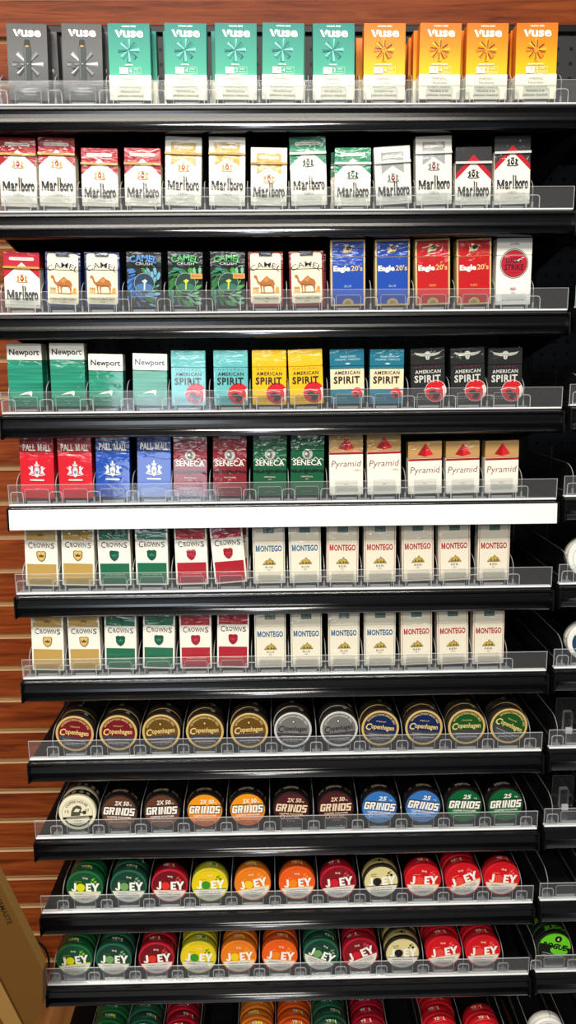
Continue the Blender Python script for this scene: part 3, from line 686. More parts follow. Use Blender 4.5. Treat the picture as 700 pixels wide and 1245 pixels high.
def seneca(c):
    W, H, D = .0545, .0995, .0225; a = Art(); h = W / 2 - .0002; m, d = (P('#8d1c2e'), P('#3d0f1a')) if c == 'maroon' else (P('#0d6440'), P('#072b20')); wt = P('#f2efe6')
    a.rect(-h, .0006, h, H - .0006, m); a.rect(-.017, H - .0050, .017, H - .0008, P('#c9c4bd')); a.rect(-h, .0738, h, .0746, P('#d8cfc0'))
    rnd = random.Random(3)
    pts = [(-h, .0400)] + [(-h + 2 * h * i / 24, .0420 + rnd.uniform(-.0015, .003)) for i in range(25)] + [(h, .0400)] + [(h - 2 * h * i / 24, .0385 + rnd.uniform(-.0025, .0012)) for i in range(25)]
    a.poly(pts, d)
    a.disc(0, .0685, .0085, P('#b9bcb6')); a.poly([(-.0030, .0625), (.0028, .0625), (.0040, .0690), (.0010, .0745), (-.0045, .0725), (-.0050, .0680)], P('#6d706d')); a.disc(-.0020, .0690, .0022, P('#d9dad4'), n=10)
    for q in (-1, 1): a.path([(q * .0260, .0588), (q * .0225, .0618), (q * .0185, .0590), (q * .0135, .0635), (q * .0085, .0590), (q * .0060, .0605)], .0009, wt)
    a.text('SENECA', 0, .0505, .0090, wt, w=.0470, bold=.016)
    for x in (-.0225, -.0140, -.0030, .0180): a.rect(x - .0016, .0503, x + .0016, .0509, wt)
    a.text('FULL FLAVOR' if c == 'maroon' else 'MENTHOL', 0, .0305, .0022, P('#e8d9c8'), w=.0190, bold=.01); a.text("100's", 0, .0268, .0020, P('#e8d9c8')); a.text('20 CLASS A CIGARETTES', 0, .0070, .0012, P('#c9b3ae'))
    return make_pack(W, H, D, m, a, hinge=.0742)
def pyramid(long):
    W, H, D = .0552, (.0990 if long else .0868), .0225; a = Art(); h = W / 2 - .0002; dz = H - .0868; tan = P('#c7a168'); rd = P('#a91424')
    a.rect(-h, .0006, h, H - .0006, CREAM); a.rect(-h, H - .0275, h, H - .0006, tan); a.rect(-h, H - .0318, h, H - .0275, rd)
    z0 = H - .0215
    a.poly([(-.0125, z0), (.0005, H - .0035), (.0002, z0 - .0035)], P('#b0141f')); a.poly([(.0002, z0 - .0035), (.0005, H - .0035), (.0135, z0)], P('#dd2a33'))
    a.text('Pyramid', 0, H - .0520, .0112, P('#8e2a35'), w=.0490, bold=-.008, shear=.16)
    if long: a.text("100's", .0185, H - .0595, .0034, P('#b0857f'), w=.0105)
    a.rect(-.0185, .0058, .0185, .0250, P('#dedad0')); a.text('RED', 0, .0165, .0024, P('#6b6660'))
    return make_pack(W, H, D, CREAM, a, hinge=H - .0275, top=tan)
def crowns(c, H=.1015):
    W, D = .0540, .0225; a = Art(); h = W / 2 - .0002; m = P({'gold': '#c3a35c', 'green': '#0d7350', 'red': '#b4142c'}[c]); wt = P('#f5f2e6'); k = P('#4a3b38')
    sh = P({'gold': '#8d6a26', 'green': '#0d5c42', 'red': '#a3142a'}[c])
    a.rect(-h, .0006, h, H - .0006, wt); x = h - .0025
    a.rect(-x, H - .0230, x, H - .0030, m); a.rect(-x, .0030, x, .0385, m)
    a.poly([(-.005, H - .0155), (.005, H - .0155), (.006, H - .0105), (.003, H - .0130), (0, H - .0095), (-.003, H - .0130), (-.006, H - .0105)], sh if c == 'gold' else P({'green': '#0a5a40', 'red': '#8c0f22'}[c]))
    a.text('C', -.0175, .0655, .0105, k, w=.0072, bold=.008); a.text('ROWN', .0010, .0672, .0078, k, w=.0255, bold=.008, arc=.12); a.text('S', .0190, .0655, .0098, k, w=.0060, bold=.008)
    for q in (-.0095, -.0035, .0025, .0085): a.rect(q - .0012, .0667, q + .0012, .0673, k)
    a.poly([(-.0080, .0590), (-.0050, .0612), (0, .0604), (.0050, .0612), (.0080, .0590), (.0074, .0500), (.0045, .0452), (0, .0425), (-.0045, .0452), (-.0074, .0500)], sh)
    if c == 'gold': a.poly([(-.0066, .0582), (-.0045, .0600), (0, .0592), (.0045, .0600), (.0066, .0582), (.0060, .0505), (.0037, .0463), (0, .0442), (-.0037, .0463), (-.0060, .0505)], P('#dcc078'))
    a.poly([(-.0036, .0505), (.0036, .0505), (.0046, .0550), (.0022, .0530), (0, .0560), (-.0022, .0530), (-.0046, .0550)], P('#6b4c1a') if c == 'gold' else P({'green': '#2c9070', 'red': '#c9324a'}[c]))
    a.text('20 CLASS A CIGARETTES', 0, .0185, .0015, P('#e8dfc0'), w=.0330)
    return make_pack(W, H, D, wt, a, hinge=H - .0245)
def montego(c):
    W, H, D = .0535, .0985, .0225; a = Art(); h = W / 2 - .0002; fld = P('#f0e9d6'); bl = P('#8fa3a8') if c == 'blue' else P('#b8737a'); tx = P('#1e6d9c') if c == 'blue' else P('#b3202f')
    a.rect(-h, .0006, h, H - .0006, fld); a.frame(-h + .0018, .0030, h - .0018, H - .0020, .0009, bl); a.rect(-h, .0732, h, .0738, P('#7d7766'))
    letter_m(a, -.0218, -.0152, .0560, .0102, tx, .27); a.text('ONTEGO', .0038, .0560, .0100, tx, w=.0362, bold=.03)
    k = P('#5d4f28'); g = P('#c9b04e'); z = .0335
    a.poly([(-.0100, z), (-.0040, z + .0070), (-.0020, z + .0055), (.0015, z + .0105), (.0048, z + .0060), (.0060, z + .0070), (.0105, z)], g)
    a.path([(-.0105, z), (-.0040, z + .0075), (-.0020, z + .0058), (.0015, z + .0110), (.0048, z + .0064), (.0062, z + .0072), (.0110, z), (-.0105, z)], .0007, k)
    for q in (-.0040, .0015, .0060): a.poly([(q, z + .0045), (q + .0018, z + .0012), (q - .0018, z + .0012)], k)
    a.text(c.upper(), 0, .0275, .0030, P('#5a5346'), w=.0125, bold=.01, sp=1.3); a.text("100's", 0, .0232, .0021, P('#6a6252'))
    a.rect(-.0180, .0062, .0180, .0205, P('#e2d9c6'))
    sa = Art(); sa.frame(-.0080, H - .0098, .0080, H - .0008, .0005, P('#2f4d47')); sa.text('TAX', 0, H - .0068, .0036, P('#203a35'), w=.0090)
    return make_pack(W, H, D, fld, a, hinge=.0735, stamp=(-.0088, .0088, H - .0105, P('#6f8f87'), sa))

DESIGN = {}
def design(key):
    if key not in DESIGN:
        k = key.split(':')
        DESIGN[key] = {
            'kit': lambda: kit_box(), 'pod': lambda: pod_box(k[1], '', 'MENTHOL' if k[1] == 'teal' else 'GOLDEN TOBACCO', k[2], k[3]),
            'marl': lambda: marl(k[1], k[2] == 'L'), 'camel': lambda: camel('#2a3d70', 'BLUE') if k[1] == 'blue' else camel('#8e2430', 'FILTERS'),
            'crush': lambda: crush(k[1]), 'eagle': lambda: eagle(k[1]), 'lucky': lucky, 'newport': lambda: newport(k[1] == 'L'), 'spirit': lambda: spirit(k[1]),
            'pall': lambda: pall(k[1]), 'seneca': lambda: seneca(k[1]), 'pyramid': lambda: pyramid(k[1] == 'L'), 'crowns': lambda: crowns(k[1]), 'montego': lambda: montego(k[1])}[k[0]]()
    return DESIGN[key]
LOOK = {
 'kit': 'charcoal grey vape kit box', 'pod:teal:5.0:6': 'teal vape box marked 5.0 and 6', 'pod:teal:5.0:4': 'teal vape box marked 5.0 and 4', 'pod:teal:5.0:2': 'teal vape box marked 5.0 and 2',
 'pod:teal:2.4:4': 'teal vape box marked 2.4 and 4', 'pod:teal:1.8:2': 'teal vape box marked 1.8 and 2', 'pod:orange:2.4:4': 'orange vape box marked 2.4', 'pod:orange:1.8:2': 'orange vape box marked 1.8',
 'marl:red:L': 'tall red and white cigarette pack with chevron', 'marl:red:S': 'short red and white cigarette pack with chevron', 'marl:gold:L': 'tall white cigarette pack with gold flag', 'marl:gold:S': 'short white cigarette pack with gold flag',
 'marl:green:L': 'tall green and white cigarette pack with chevron', 'marl:green:S': 'short green and white cigarette pack with chevron', 'marl:silver:S': 'short tilted white cigarette pack with silver flag', 'marl:silver:L': 'tall white cigarette pack with silver flag',
 'marl:black:S': 'short black, red and white cigarette pack', 'marl:black:L': 'tall black, red and white cigarette pack', 'marl:pinkred:S': 'crumpled-film red and white cigarette pack',
 'camel:blue': 'cream camel-picture pack with navy border', 'camel:red': 'cream camel-picture pack with maroon border', 'crush:blue': 'dark pack with blue lettering and splashes', 'crush:green': 'dark pack with green lettering and splashes',
 'eagle:blue': 'tall blue pack with gold border', 'eagle:red': 'tall red pack with gold border', 'lucky': 'tall white pack with a big red disc',
 'newport:L': 'tall green-striped pack with white top', 'newport:S': 'short green-striped pack with white top', 'spirit:sky': 'pale turquoise pack with red disc', 'spirit:yellow': 'yellow pack with red disc', 'spirit:teal': 'deep teal pack with cream panel', 'spirit:black': 'black pack with red disc',
 'pall:red': 'bright red pack with white crest', 'pall:blue': 'bright blue pack with white crest', 'seneca:maroon': 'maroon pack with white mountain line', 'seneca:green': 'dark green pack with white mountain line',
 'pyramid:L': 'tall cream pack with red pyramid', 'pyramid:S': 'short cream pack with red pyramid', 'crowns:gold': 'gold and white pack with shield', 'crowns:green': 'green and white pack with shield', 'crowns:red': 'red and white pack with shield',
 'montego:blue': 'cream pack with blue lettering', 'montego:red': 'cream pack with red lettering'}
COUNTW = {2: 'two', 3: 'three', 4: 'four'}
def which(j, n):
    if n == 2: return ('left', 'right')[j] + ' of the two'
    if j == 0: return 'leftmost of the ' + COUNTW[n]
    if j == n - 1: return 'rightmost of the ' + COUNTW[n]
    return '%s from left of the %s' % (ORD[j], COUNTW[n])
ROWS = {
0: (['kit'] * 2 + ['pod:teal:5.0:6', 'pod:teal:5.0:4', 'pod:teal:5.0:2', 'pod:teal:2.4:4', 'pod:teal:1.8:2', 'pod:orange:2.4:4', 'pod:orange:2.4:4', 'pod:orange:1.8:2', 'pod:orange:1.8:2'],
    [(-0.3739, 1.5), (-0.2934, 1.4), (-0.2228, 0.4), (-0.1406, 1.0), (-0.0663, 0.9), (0.0033, 1.2), (0.0798, -0.1), (0.1553, 0.1), (0.2377, 0.6), (0.3086, -0.0), (0.3834, -0.6)]),
1: (['marl:red:L'] * 2 + ['marl:red:S'] * 2 + ['marl:gold:L'] * 2 + ['marl:gold:S', 'marl:green:L', 'marl:green:S', 'marl:silver:S', 'marl:silver:L', 'marl:black:S', 'marl:black:L'],
    [(-0.4002, 2.1), (-0.3415, 2.0), (-0.277, 1.8), (-0.2118, 1.7), (-0.1508, 2.4), (-0.0835, 1.4), (-0.0197, 1.2), (0.0428, -1.6), (0.1093, 0.0), (0.1734, -3.5), (0.235, -1.9), (0.2949, -0.8), (0.3555, -1.6)]),
2: (['marl:pinkred:S'] + ['camel:blue'] * 2 + ['crush:blue'] + ['crush:green'] * 2 + ['camel:red'] * 2 + ['eagle:blue'] * 2 + ['eagle:red'] * 2 + ['lucky'],
    [(-0.4058, 2.3), (-0.3429, 2.8), (-0.2814, 1.8), (-0.2165, 1.7), (-0.1522, 1.5), (-0.0858, 0.9), (-0.0257, -0.0), (0.039, -1.1), (0.1033, -0.7), (0.1734, -1.0), (0.2373, -1.9), (0.3025, -2.1), (0.3639, -0.5)]),
3: (['newport:L'] * 2 + ['newport:S'] * 2 + ['spirit:sky'] * 2 + ['spirit:yellow'] * 2 + ['spirit:teal'] * 2 + ['spirit:black'] * 3,
    [(-0.4112, 1.3), (-0.3437, 1.0), (-0.2839, 1.7), (-0.2141, 2.0), (-0.1522, 1.0), (-0.0841, 0.4), (-0.0226, 0.3), (0.0377, -1.9), (0.1035, -1.2), (0.1661, -0.0), (0.2341, -2.4), (0.2989, -3.0), (0.3577, -1.3)]),
4: (['pall:red'] * 2 + ['pall:blue'] * 2 + ['seneca:maroon'] * 2 + ['seneca:green'] * 2 + ['pyramid:L'] * 2 + ['pyramid:S'] * 3,
    [(-0.4039, 2.2), (-0.3409, 0.9), (-0.2811, 2.2), (-0.2138, 2.0), (-0.1545, 1.5), (-0.0896, 1.0), (-0.0239, 0.8), (0.0371, 1.0), (0.1023, -0.7), (0.165, -1.3), (0.2325, -1.4), (0.2947, -1.5), (0.359, -1.2)]),
5: (['crowns:gold'] * 2 + ['crowns:green'] * 2 + ['crowns:red'] * 2 + ['montego:blue'] * 2 + ['montego:red'] * 5,
    [(-0.4071, 2.1), (-0.3467, 2.3), (-0.2849, 0.6), (-0.223, 0.9), (-0.156, -0.5), (-0.091, -4.2), (-0.0266, -0.4), (0.0344, -1.0), (0.0962, 0.2), (0.1595, -0.4), (0.2244, -1.8), (0.2865, -2.2), (0.3516, -0.8)]),
6: (['crowns:gold'] * 2 + ['crowns:green'] * 2 + ['crowns:red'] * 2 + ['montego:blue'] * 4 + ['montego:red'] * 3,
    [(-0.4072, 2.3), (-0.344, 0.7), (-0.2835, 2.1), (-0.2188, 2.6), (-0.1545, 0.6), (-0.0917, 1.7), (-0.0265, -0.1), (0.0352, -0.2), (0.0997, -0.3), (0.1616, -0.4), (0.2257, -1.7), (0.2885, -2.3), (0.3493, -1.1)]),
}
COUNTW[5] = 'five'
PACK_Y = 0.0175
for i, (keys, pos) in ROWS.items():
    lanes(i, [p[0] for p in pos])
    zf = SHELF_Z[i] + FLOORZ
    for j, (key, (x, lean)) in enumerate(zip(keys, pos)):
        n = keys.count(key); j0 = keys.index(key)
        lb = LOOK[key] + (', %s on the %s shelf' % (which(j - j0, n), NTH[i]) if n > 1 else ' on the %s shelf' % NTH[i])
        hw = .0275 if i else .031
        o = put(design(key), (x, PACK_Y + .0017 + .0004, zf + hw * abs(math.sin(R(lean))) + .0001), lb, 'vape box' if i == 0 else 'cigarette pack', ('vape boxes' if i == 0 else 'cigarette packs') + ' on the %s shelf' % NTH[i], (0, R(lean), 0))
# boxes and packs queued behind, where they show past the front one: (shelf, lane, row back, sideways shift, turn)
for i, j, k, dx, lean in [(0, 0, 1, .010, 0), (0, 1, 1, .009, 0), (0, 2, 1, .006, 0), (0, 3, 1, -.004, 0), (0, 4, 1, -.006, 0), (0, 5, 1, .004, 0), (0, 6, 1, .003, 0), (0, 7, 1, .004, 0), (0, 7, 2, -.006, 0), (0, 8, 1, -.004, 0), (0, 8, 2, -.007, 0), (0, 8, 3, -.010, 0), (0, 9, 1, -.003, 0), (0, 10, 1, -.002, 0), (1, 8, 1, -.004, 0), (5, 5, 1, .002, 0), (3, 0, 1, .002, 0), (3, 6, 1, .002, 0), (2, 7, 1, .004, 0)]:
    key = ROWS[i][0][j]; x = ROWS[i][1][j][0]
    lb = LOOK[key].split(' with')[0].split(' marked')[0].replace('cigarette ', '') + ', %s behind the front one, %s lane of the %s shelf' % (ORD[k - 1], ORD[j], NTH[i])
    put(design(key), (x + dx, PACK_Y + .0021 + k * .0262, SHELF_Z[i] + FLOORZ + .0001), lb, 'vape box' if i == 0 else 'cigarette pack', ('vape boxes' if i == 0 else 'cigarette packs') + ' on the %s shelf' % NTH[i], (0, 0, 0))

# ---------------------------------------------------------------- tins and pouch cans
RC, DC = 0.0335, 0.0240
def f_front(x, z, k): return (x, -DC / 2 - .0002 - (k + 1) * Art.EPS, z)
def f_side(y0):
    # print round the can's side, seen upside down from the front; u runs along the rim, v across
    def g(u, v, k):
        r = RC + .0002 + (k + 1) * Art.EPS; a = u / RC
        return (-r * math.sin(a), y0 + v, r * math.cos(a))
    return g
def make_can(name, side_m, lid_m, face, side_art=None, rim=.0024, skirt=None):
    r = empty(name)
    mb = MB(); mb.lathe([(0, DC / 2), (RC - .0015, DC / 2), (RC - .0003, DC / 2 - .0012), (RC - .0003, -DC / 2 + .0100), (RC - .0010, -DC / 2 + .0092), (0, -DC / 2 + .0092)], side_m)
    if side_art and side_art[0] == 'body': side_art[1].emit(mb, f_side(.0015))
    mb.build('body', r)
    mb = MB(); mb.lathe([(0, -DC / 2 + .0088), (RC - .0006, -DC / 2 + .0088), (RC, -DC / 2 + .0082), (RC, -DC / 2 + .0016), (RC - .0006, -DC / 2 + .0004)], skirt or lid_m)
    mb.lathe([(RC - .0006, -DC / 2 + .0004), (RC - .0016, -DC / 2), (RC - rim, -DC / 2), (RC - rim - .0003, -DC / 2 + .0003), (0, -DC / 2 + .0003)], lid_m)
    ld = mb.build('lid', r)
    mb = MB(); q = RC - rim - .0004
    mb.lathe([(0, -DC / 2 + .0001), (q, -DC / 2 + .0001), (q, -DC / 2 - .0001), (0, -DC / 2 - .0001)], face[0], smooth=False); face[1].emit(mb, f_front); mb.build('lid_label', ld)
    note_kids(r); return r
BRASS = mat('brushed_brass', '#dcb96e', .45, .2); SILV = mat('brushed_tin', '#d6d6d2', .45, .2)
def snuff(kind):
    face = {'red': '#7d1220', 'gold': '#8a6426', 'silver': '#9c9a95', 'blue': '#0f2c5c', 'green': '#1d5a22'}[kind]; fm = I(face) if kind not in ('gold', 'silver') else mat('embossed_' + kind, face, .38, .7)
    lid = SILV if kind == 'silver' else BRASS; q = .0286; a = Art(); g = mat('tin_letter_' + ('silver' if kind == 'silver' else 'gold'), '#e6e2d6' if kind == 'silver' else '#f0d088', .4, .1)
    dk = I('#26242a')
    a.poly(ell(0, 0, q, None, 30, 192, 348), I('#4a4850')); a.ring(0, 0, q - .0003, q, dk)
    a.text('SATISFACTION SINCE 1822', 0, .0245, .0034, g, w=.0560, bold=.012, arc=.0245)
    if kind in ('gold', 'silver'): a.poly([(0, .0200), (.0035, .0155), (0, .0110), (-.0035, .0155)], I('#5a4218') if kind == 'gold' else I('#5b5b5b')); a.poly([(0, .0180), (.0018, .0155), (0, .0130), (-.0018, .0155)], g)
    else: a.text('STRAIGHT' if kind == 'red' else 'POUCHES' if kind == 'green' else 'MINT', 0, .0118, .0024, g, w=.0170)
    wt = g if kind != 'silver' else I('#3b3a3a')
    a.text('C', -.0205, -.0045, .0125, wt, w=.0105, bold=.02, shear=.2); a.text('openhagen', .0040, -.0012, .0092, wt, w=.0400, bold=.018, shear=.1)
    a.text('WARNING: This product', 0, -.0130, .0026, I('#b9b7b8'), w=.0390, bold=.01); a.text('is not a safe alternative', 0, -.0178, .0025, I('#a9a7a8'), w=.0340, bold=.008); a.text('to cigarettes', 0, -.0222, .0025, I('#a9a7a8'), w=.0200, bold=.008)
    sa = Art(); s1 = I('#a79a80'); sa.rect(-.050, -.0040, .050, .0080, I('#3a2622' if kind in ('red', 'gold', 'silver') else '#1a2430' if kind == 'blue' else '#1b3320'))
    sa.text('SMOKELESS TOBACCO', .006, .0010, .0030, s1, w=.0360); sa.rect(-.0175, -.0010, -.0105, .0060, I('#c9c6bd'))
    return make_can('tobacco_tin', mat('dark_fibre_side', '#2c2422', .5), lid, (fm, a), ('body', sa), rim=.0042, skirt=mat('dark_tin_skirt', '#4a4034', .45, .4))
def house():
    a = Art(); k = I('#37352c'); q = .0322
    a.ring(0, 0, .0268, .0272, k); a.text('COFFEE HOUSE', 0, .0202, .0050, k, w=.0400, bold=.012, arc=.0202)
    a.poly([(-.012, -.0052), (-.0105, .0040), (-.006, .0120), (.001, .0155), (.0075, .0130), (.0090, .0075), (.0065, .0050), (.0090, .0010), (.0050, -.0010), (.0040, -.0052)], I('#5b584b')); a.poly([(-.0065, .0035), (-.0010, .0095), (.0060, .0068), (.0020, .0022)], I('#eee9cf')); a.disc(.0125, .0005, .0036, k)
    a.text('15', -.0180, .0018, .0056, k, w=.0070); a.text('97', .0180, .0018, .0056, k, w=.0070)
    a.rect(-.0265, -.0105, .0265, -.0060, k); a.text('COFFEE POUCHES', 0, -.0097, .0027, I('#eee9cf'), w=.0400, bold=.01)
    a.text('MOCHA', 0, -.0158, .0032, k, w=.0130); a.ring(0, 0, .0238, .0268, I('#4b483c'), 20, 205, 335); a.text('18 POUCHES', 0, -.0205, .0020, k)
    sa = Art(); sa.rect(-.045, -.009, .045, .009, I('#2a2722'))
    for q2 in (-.02, -.008, .006, .018): sa.disc(q2, 0, .0040, I('#b9b097'), n=12)
    return make_can('pouch_can', I('#2e2b26'), I('#e6e0c4'), (I('#efe9cd'), a), ('body', sa), rim=.0010)
def block_word(a, word, z, h, m, grow, t, gap=.0010, lean=.14):
    """heavy squared slanted capitals"""
    WID = {'G': .0090, 'R': .0090, '1': .0046, 'N': .0094, 'D': .0090, 'S': .0086}
    x = -(sum(WID[c] for c in word) + gap * (len(word) - 1)) / 2
    for c in word:
        x0, x1 = x - grow, x + WID[c] + grow; b, T = z, z + h; k = .0012; mid = z + h / 2
        def put_(pts): a.poly([(px + (pz - z - h / 2) * lean, pz) for px, pz in pts], m)
        def bar(l, d, r, u): put_([(l, d), (r, d), (r, u), (l, u)])
        if c == 'G':
            put_([(x0, b + k), (x0 + k, b), (x1 - k, b), (x1, b + k), (x1, mid + t * .35), (mid * 0 + (x0 + x1) / 2, mid + t * .35), ((x0 + x1) / 2, mid - t * .35), (x1 - t, mid - t * .35), (x1 - t, b + t), (x0 + t, b + t), (x0 + t, T - t), (x1 - t, T - t), (x1 - t, mid + t), (x1, mid + t), (x1, T - k), (x1 - k, T), (x0 + k, T), (x0, T - k)])
        elif c == 'R':
            bar(x0, b, x0 + t, T); bar(x0 + t, T - t, x1 - t, T); bar(x0 + t, mid - t * .4, x1 - t, mid + t * .5); put_([(x1 - t, mid - t * .4), (x1 - k, mid - t * .4), (x1, mid + k), (x1, T - k), (x1 - k, T), (x1 - t, T)]); put_([(x1 - t * 1.5, mid - t * .4), (x1 - t * .5, mid - t * .4), (x1, b), (x1 - t, b)])
        elif c == '1':
            bar(x1 - t, b, x1, T); put_([(x0, T - t * .9), (x1 - t, T - t * .5), (x1 - t, T), (x0 + k, T - t * .2)])
        elif c == 'N':
            bar(x0, b, x0 + t, T); bar(x1 - t, b, x1, T); put_([(x0 + t, T), (x1 - t, b + t), (x1 - t, b), (x0 + t, T - t)])
        elif c == 'D':
            bar(x0, b, x0 + t, T); bar(x0 + t, T - t, x1 - t, T); bar(x0 + t, b, x1 - t, b + t); put_([(x1 - t, b), (x1 - k, b), (x1, b + k), (x1, T - k), (x1 - k, T), (x1 - t, T)])
        elif c == 'S':
            bar(x0, T - t, x1, T); bar(x0, mid, x0 + t, T - t); bar(x0, mid - t * .5, x1, mid + t * .5); bar(x1 - t, b + t, x1, mid); bar(x0, b, x1, b + t)
        x += WID[c] + gap
def grinds(kind):
    c1, c2, top = {'brown': ('#6b4430', '#855a42', '2X 50mg'), 'orange': ('#f0a11a', '#d9703a', '2X 50mg'), 'maroon': ('#5c2229', '#2e1a1c', '2X 50mg'), 'blue': ('#3f7fc4', '#5f9ad2', '25mg'), 'green': ('#0d6a3a', '#127a45', '25mg')}[kind]
    g = gradient('can_print_' + kind, [(-.025, c2), (.0, c1), (.025, c1)]); a = Art(); wt = I('#f8f4ea') if kind != 'maroon' else I('#f3d9b9'); dk = I('#20191a')
    a.text(top.split('mg')[0], .004, .0135, .0082, wt, w=.0250 if len(top) > 5 else .0150, bold=.025, shear=.2); a.text('mg', .0190, .0140, .0034, wt)
    block_word(a, 'GR1NDS', -.0055, .0168, dk, .0011, .0035)
    block_word(a, 'GR1NDS', -.0044, .0146, wt, .0, .0031)
    a.text('COFFEE POUCHES', 0, -.0098, .0032, wt, w=.0420, bold=.02)
    lt = {'brown': 'MOCHA', 'orange': 'CARAMEL', 'maroon': 'ROOT BEER', 'blue': 'WINTERGREEN', 'green': 'SPEARMINT'}[kind]
    pale = {'brown': '#b98a6c', 'orange': '#f2c06a', 'maroon': '#d9b9a6', 'blue': '#a9cdf0', 'green': '#58b06a'}[kind]
    a.text(lt, .0035, -.0155, .0036, I(pale), w=.0230, bold=.01); a.disc(-.0150, -.0140, .0042, I(pale)); a.disc(-.0150, -.0140, .0030, I(c2), n=16)
    a.text('18 POUCHES', 0, -.0225, .0019, I(pale))
    side = {'brown': '#5a3322', 'orange': '#b5611f', 'maroon': '#2a191b', 'blue': '#245b9a', 'green': '#0c4a2b'}[kind]
    sa = Art(); sa.rect(-.042, -.0045, .042, .0085, I(side)); sa.text('GR1NDS', .002, -.0010, .0062, I('#d9c3ab'), w=.0280, bold=.03, shear=.15)
    for q in (-.026, .028): sa.text(top.split('mg')[0], q, .0, .0040, I('#d9c3ab'), bold=.02)
    return make_can('pouch_can', I('#231c1b'), I('#1d1717'), (g, a), ('body', sa), rim=.0022)
def joey(kind):
    face, ring_, disc_, accent, oth = {
        'lime': ('#1d5a34', '#1f6a3a', '#e3e21c', '#d5dc2a', '#8fd03a'), 'mint': ('#1d4a38', '#24634a', '#7fae6a', '#6f9e74', '#8fb58a'), 'cherry': ('#7d1020', '#c01c30', '#e2402c', '#d7392f', '#e05a50'),
        'lemon': ('#f2d21a', '#d9cf2e', '#3f9e2e', '#5aa63a', '#4d9a30'), 'peach': ('#f08a1c', '#f2812a', '#f5d22a', '#f5c63a', '#f7b24a'), 'mango': ('#f26a1a', '#ee5f1e', '#f5961e', '#f5a040', '#f7a23a'),
        'berry': ('#8f1224', '#b3152c', '#d9203a', '#c92f44', '#d45a66'), 'vanilla': ('#e6d9a0', '#2a241e', '#2a211b', '#2a241e', '#3a322a'), 'straw': ('#dc1626', '#cf1a26', '#f0524a', '#f2b34a', '#f0706a')}[kind]
    fm = I(face); a = Art(); wt = I('#fbf9f2'); q = .0303; gy = I('#e9e4da')
    a.poly(ell(0, 0, q, None, 30, 196, 344), gy)
    a.poly([(-q * .962, -.0083), (q * .962, -.0083), (q * .975, -.0060), (-q * .975, -.0072)], I(accent))
    tl = [('0mg' if kind in ('lime', 'berry', 'straw') else '3mg' if kind in ('mint',) else '6mg')]
    if kind == 'vanilla': a.text('vanilla', -.0130, .0150, .0032, I('#3a3020'), w=.0120); a.text('latte', -.0130, .0112, .0032, I('#3a3020'), w=.0080)
    else: a.text(tl[0], .001, .0185, .0040, I('#f2ecd8'), w=.0090, bold=.01); a.text({'lime': 'lemon lime', 'mint': 'wintergreen', 'cherry': 'cherry', 'lemon': 'spicy lime', 'peach': 'peach', 'mango': 'mango', 'berry': 'berry', 'straw': 'strawberry'}[kind], -.0120, .0118, .0022, I(accent) if kind not in ('straw', 'mango') else I('#f7c3a0'))
    for x, z, r in ((.0145, .0170, .0022), (.0190, .0130, .0026), (.0120, .0120, .0016), (.0175, .0198, .0012)): a.disc(x, z, r, I(oth), n=14)
    a.rect(-.0190, -.0030, -.0148, .0098, wt); a.poly([(-.0240, -.0022), (-.0225, -.0056), (-.0190, -.0068), (-.0160, -.0058), (-.0148, -.0030), (-.0190, -.0030), (-.0200, -.0040), (-.0212, -.0020)], wt)
    a.disc(-.0072, .0012, .0079, I(disc_)); a.poly([(.0022, -.0066), (.0124, -.0066), (.0124, -.0030), (.0064, -.0030), (.0064, .0000), (.0112, .0000), (.0112, .0034), (.0064, .0034), (.0064, .0064), (.0124, .0064), (.0124, .0100), (.0022, .0100)], wt)
    a.poly([(.0172, -.0062), (.0214, -.0062), (.0214, .0000), (.0268, .0108), (.0222, .0108), (.0194, .0046), (.0166, .0108), (.0120, .0108), (.0172, .0000)], wt)
    wk = I('#5f5a55')
    for t, z, w_ in (('WARNING: This product', -.0130, .0390), ('contains nicotine. Nicotine', -.0166, .0400), ('is an addictive', -.0202, .0270), ('chemical.', -.0238, .0140)): a.text(t, 0, z, .0024, wk, w=w_, bold=.006)
    sa = Art(); so = random.Random(len(kind) + ord(kind[0])).uniform(-.004, .004); lc = I('#e9e4d0') if kind != 'vanilla' else I('#6b5f40')
    sa.text('J', so - .0095, -.0015, .0058, lc, w=.0040, bold=.03); sa.disc(so - .0035, .0014, .0034, I(disc_), n=14); sa.text('EY', so + .0055, -.0015, .0058, lc, w=.0100, bold=.03)
    side = {'lime': '#1c5a34', 'mint': '#1d4637', 'cherry': '#7c1422', 'lemon': '#a8a52a', 'peach': '#c9731c', 'mango': '#c74f1a', 'berry': '#8d1526', 'vanilla': '#b5a86a', 'straw': '#b81722'}[kind]
    return make_can('pouch_can', mat('can_plastic_' + kind, side, .32), mat('lid_plastic_' + kind, ring_, .3), (fm, a), ('body', sa), rim=.0026)
def rogue():
    a = Art(); k = I('#17191a'); q = .0305; a.poly(ell(0, 0, q, None, 30, 170, 370), k); a.poly([(-q * .98, .004), (-.004, -.0045), (-.004, .004)], k); a.poly(ell(.010, -.004, .017, .009, 16), I('#74d32c'))
    a.text('ROGUE', 0, -.0010, .0110, k, w=.0480, bold=.05, shear=.12); a.text('6', .002, .0165, .0080, k, bold=.03); a.disc(.002, .0200, .0066, k, n=16); a.text('6', .002, .0172, .0060, I('#e8f2dc'), bold=.02)
    for t, z, w_ in (('WARNING: This product', -.0140, .0400), ('contains nicotine. Nicotine', -.0180, .0380), ('is an addictive', -.0220, .0260), ('chemical.', -.0258, .0140)): a.text(t, 0, z, .0025, I('#cfd2cf'), w=w_)
    sa = Art(); sa.text('ROGUE', 0, -.004, .0095, I('#6bbf2e'), w=.0480, bold=.03)
    return make_can('pouch_can', I('#1b1e1c'), I('#20231f'), (I('#74d32c'), a), ('body', sa))
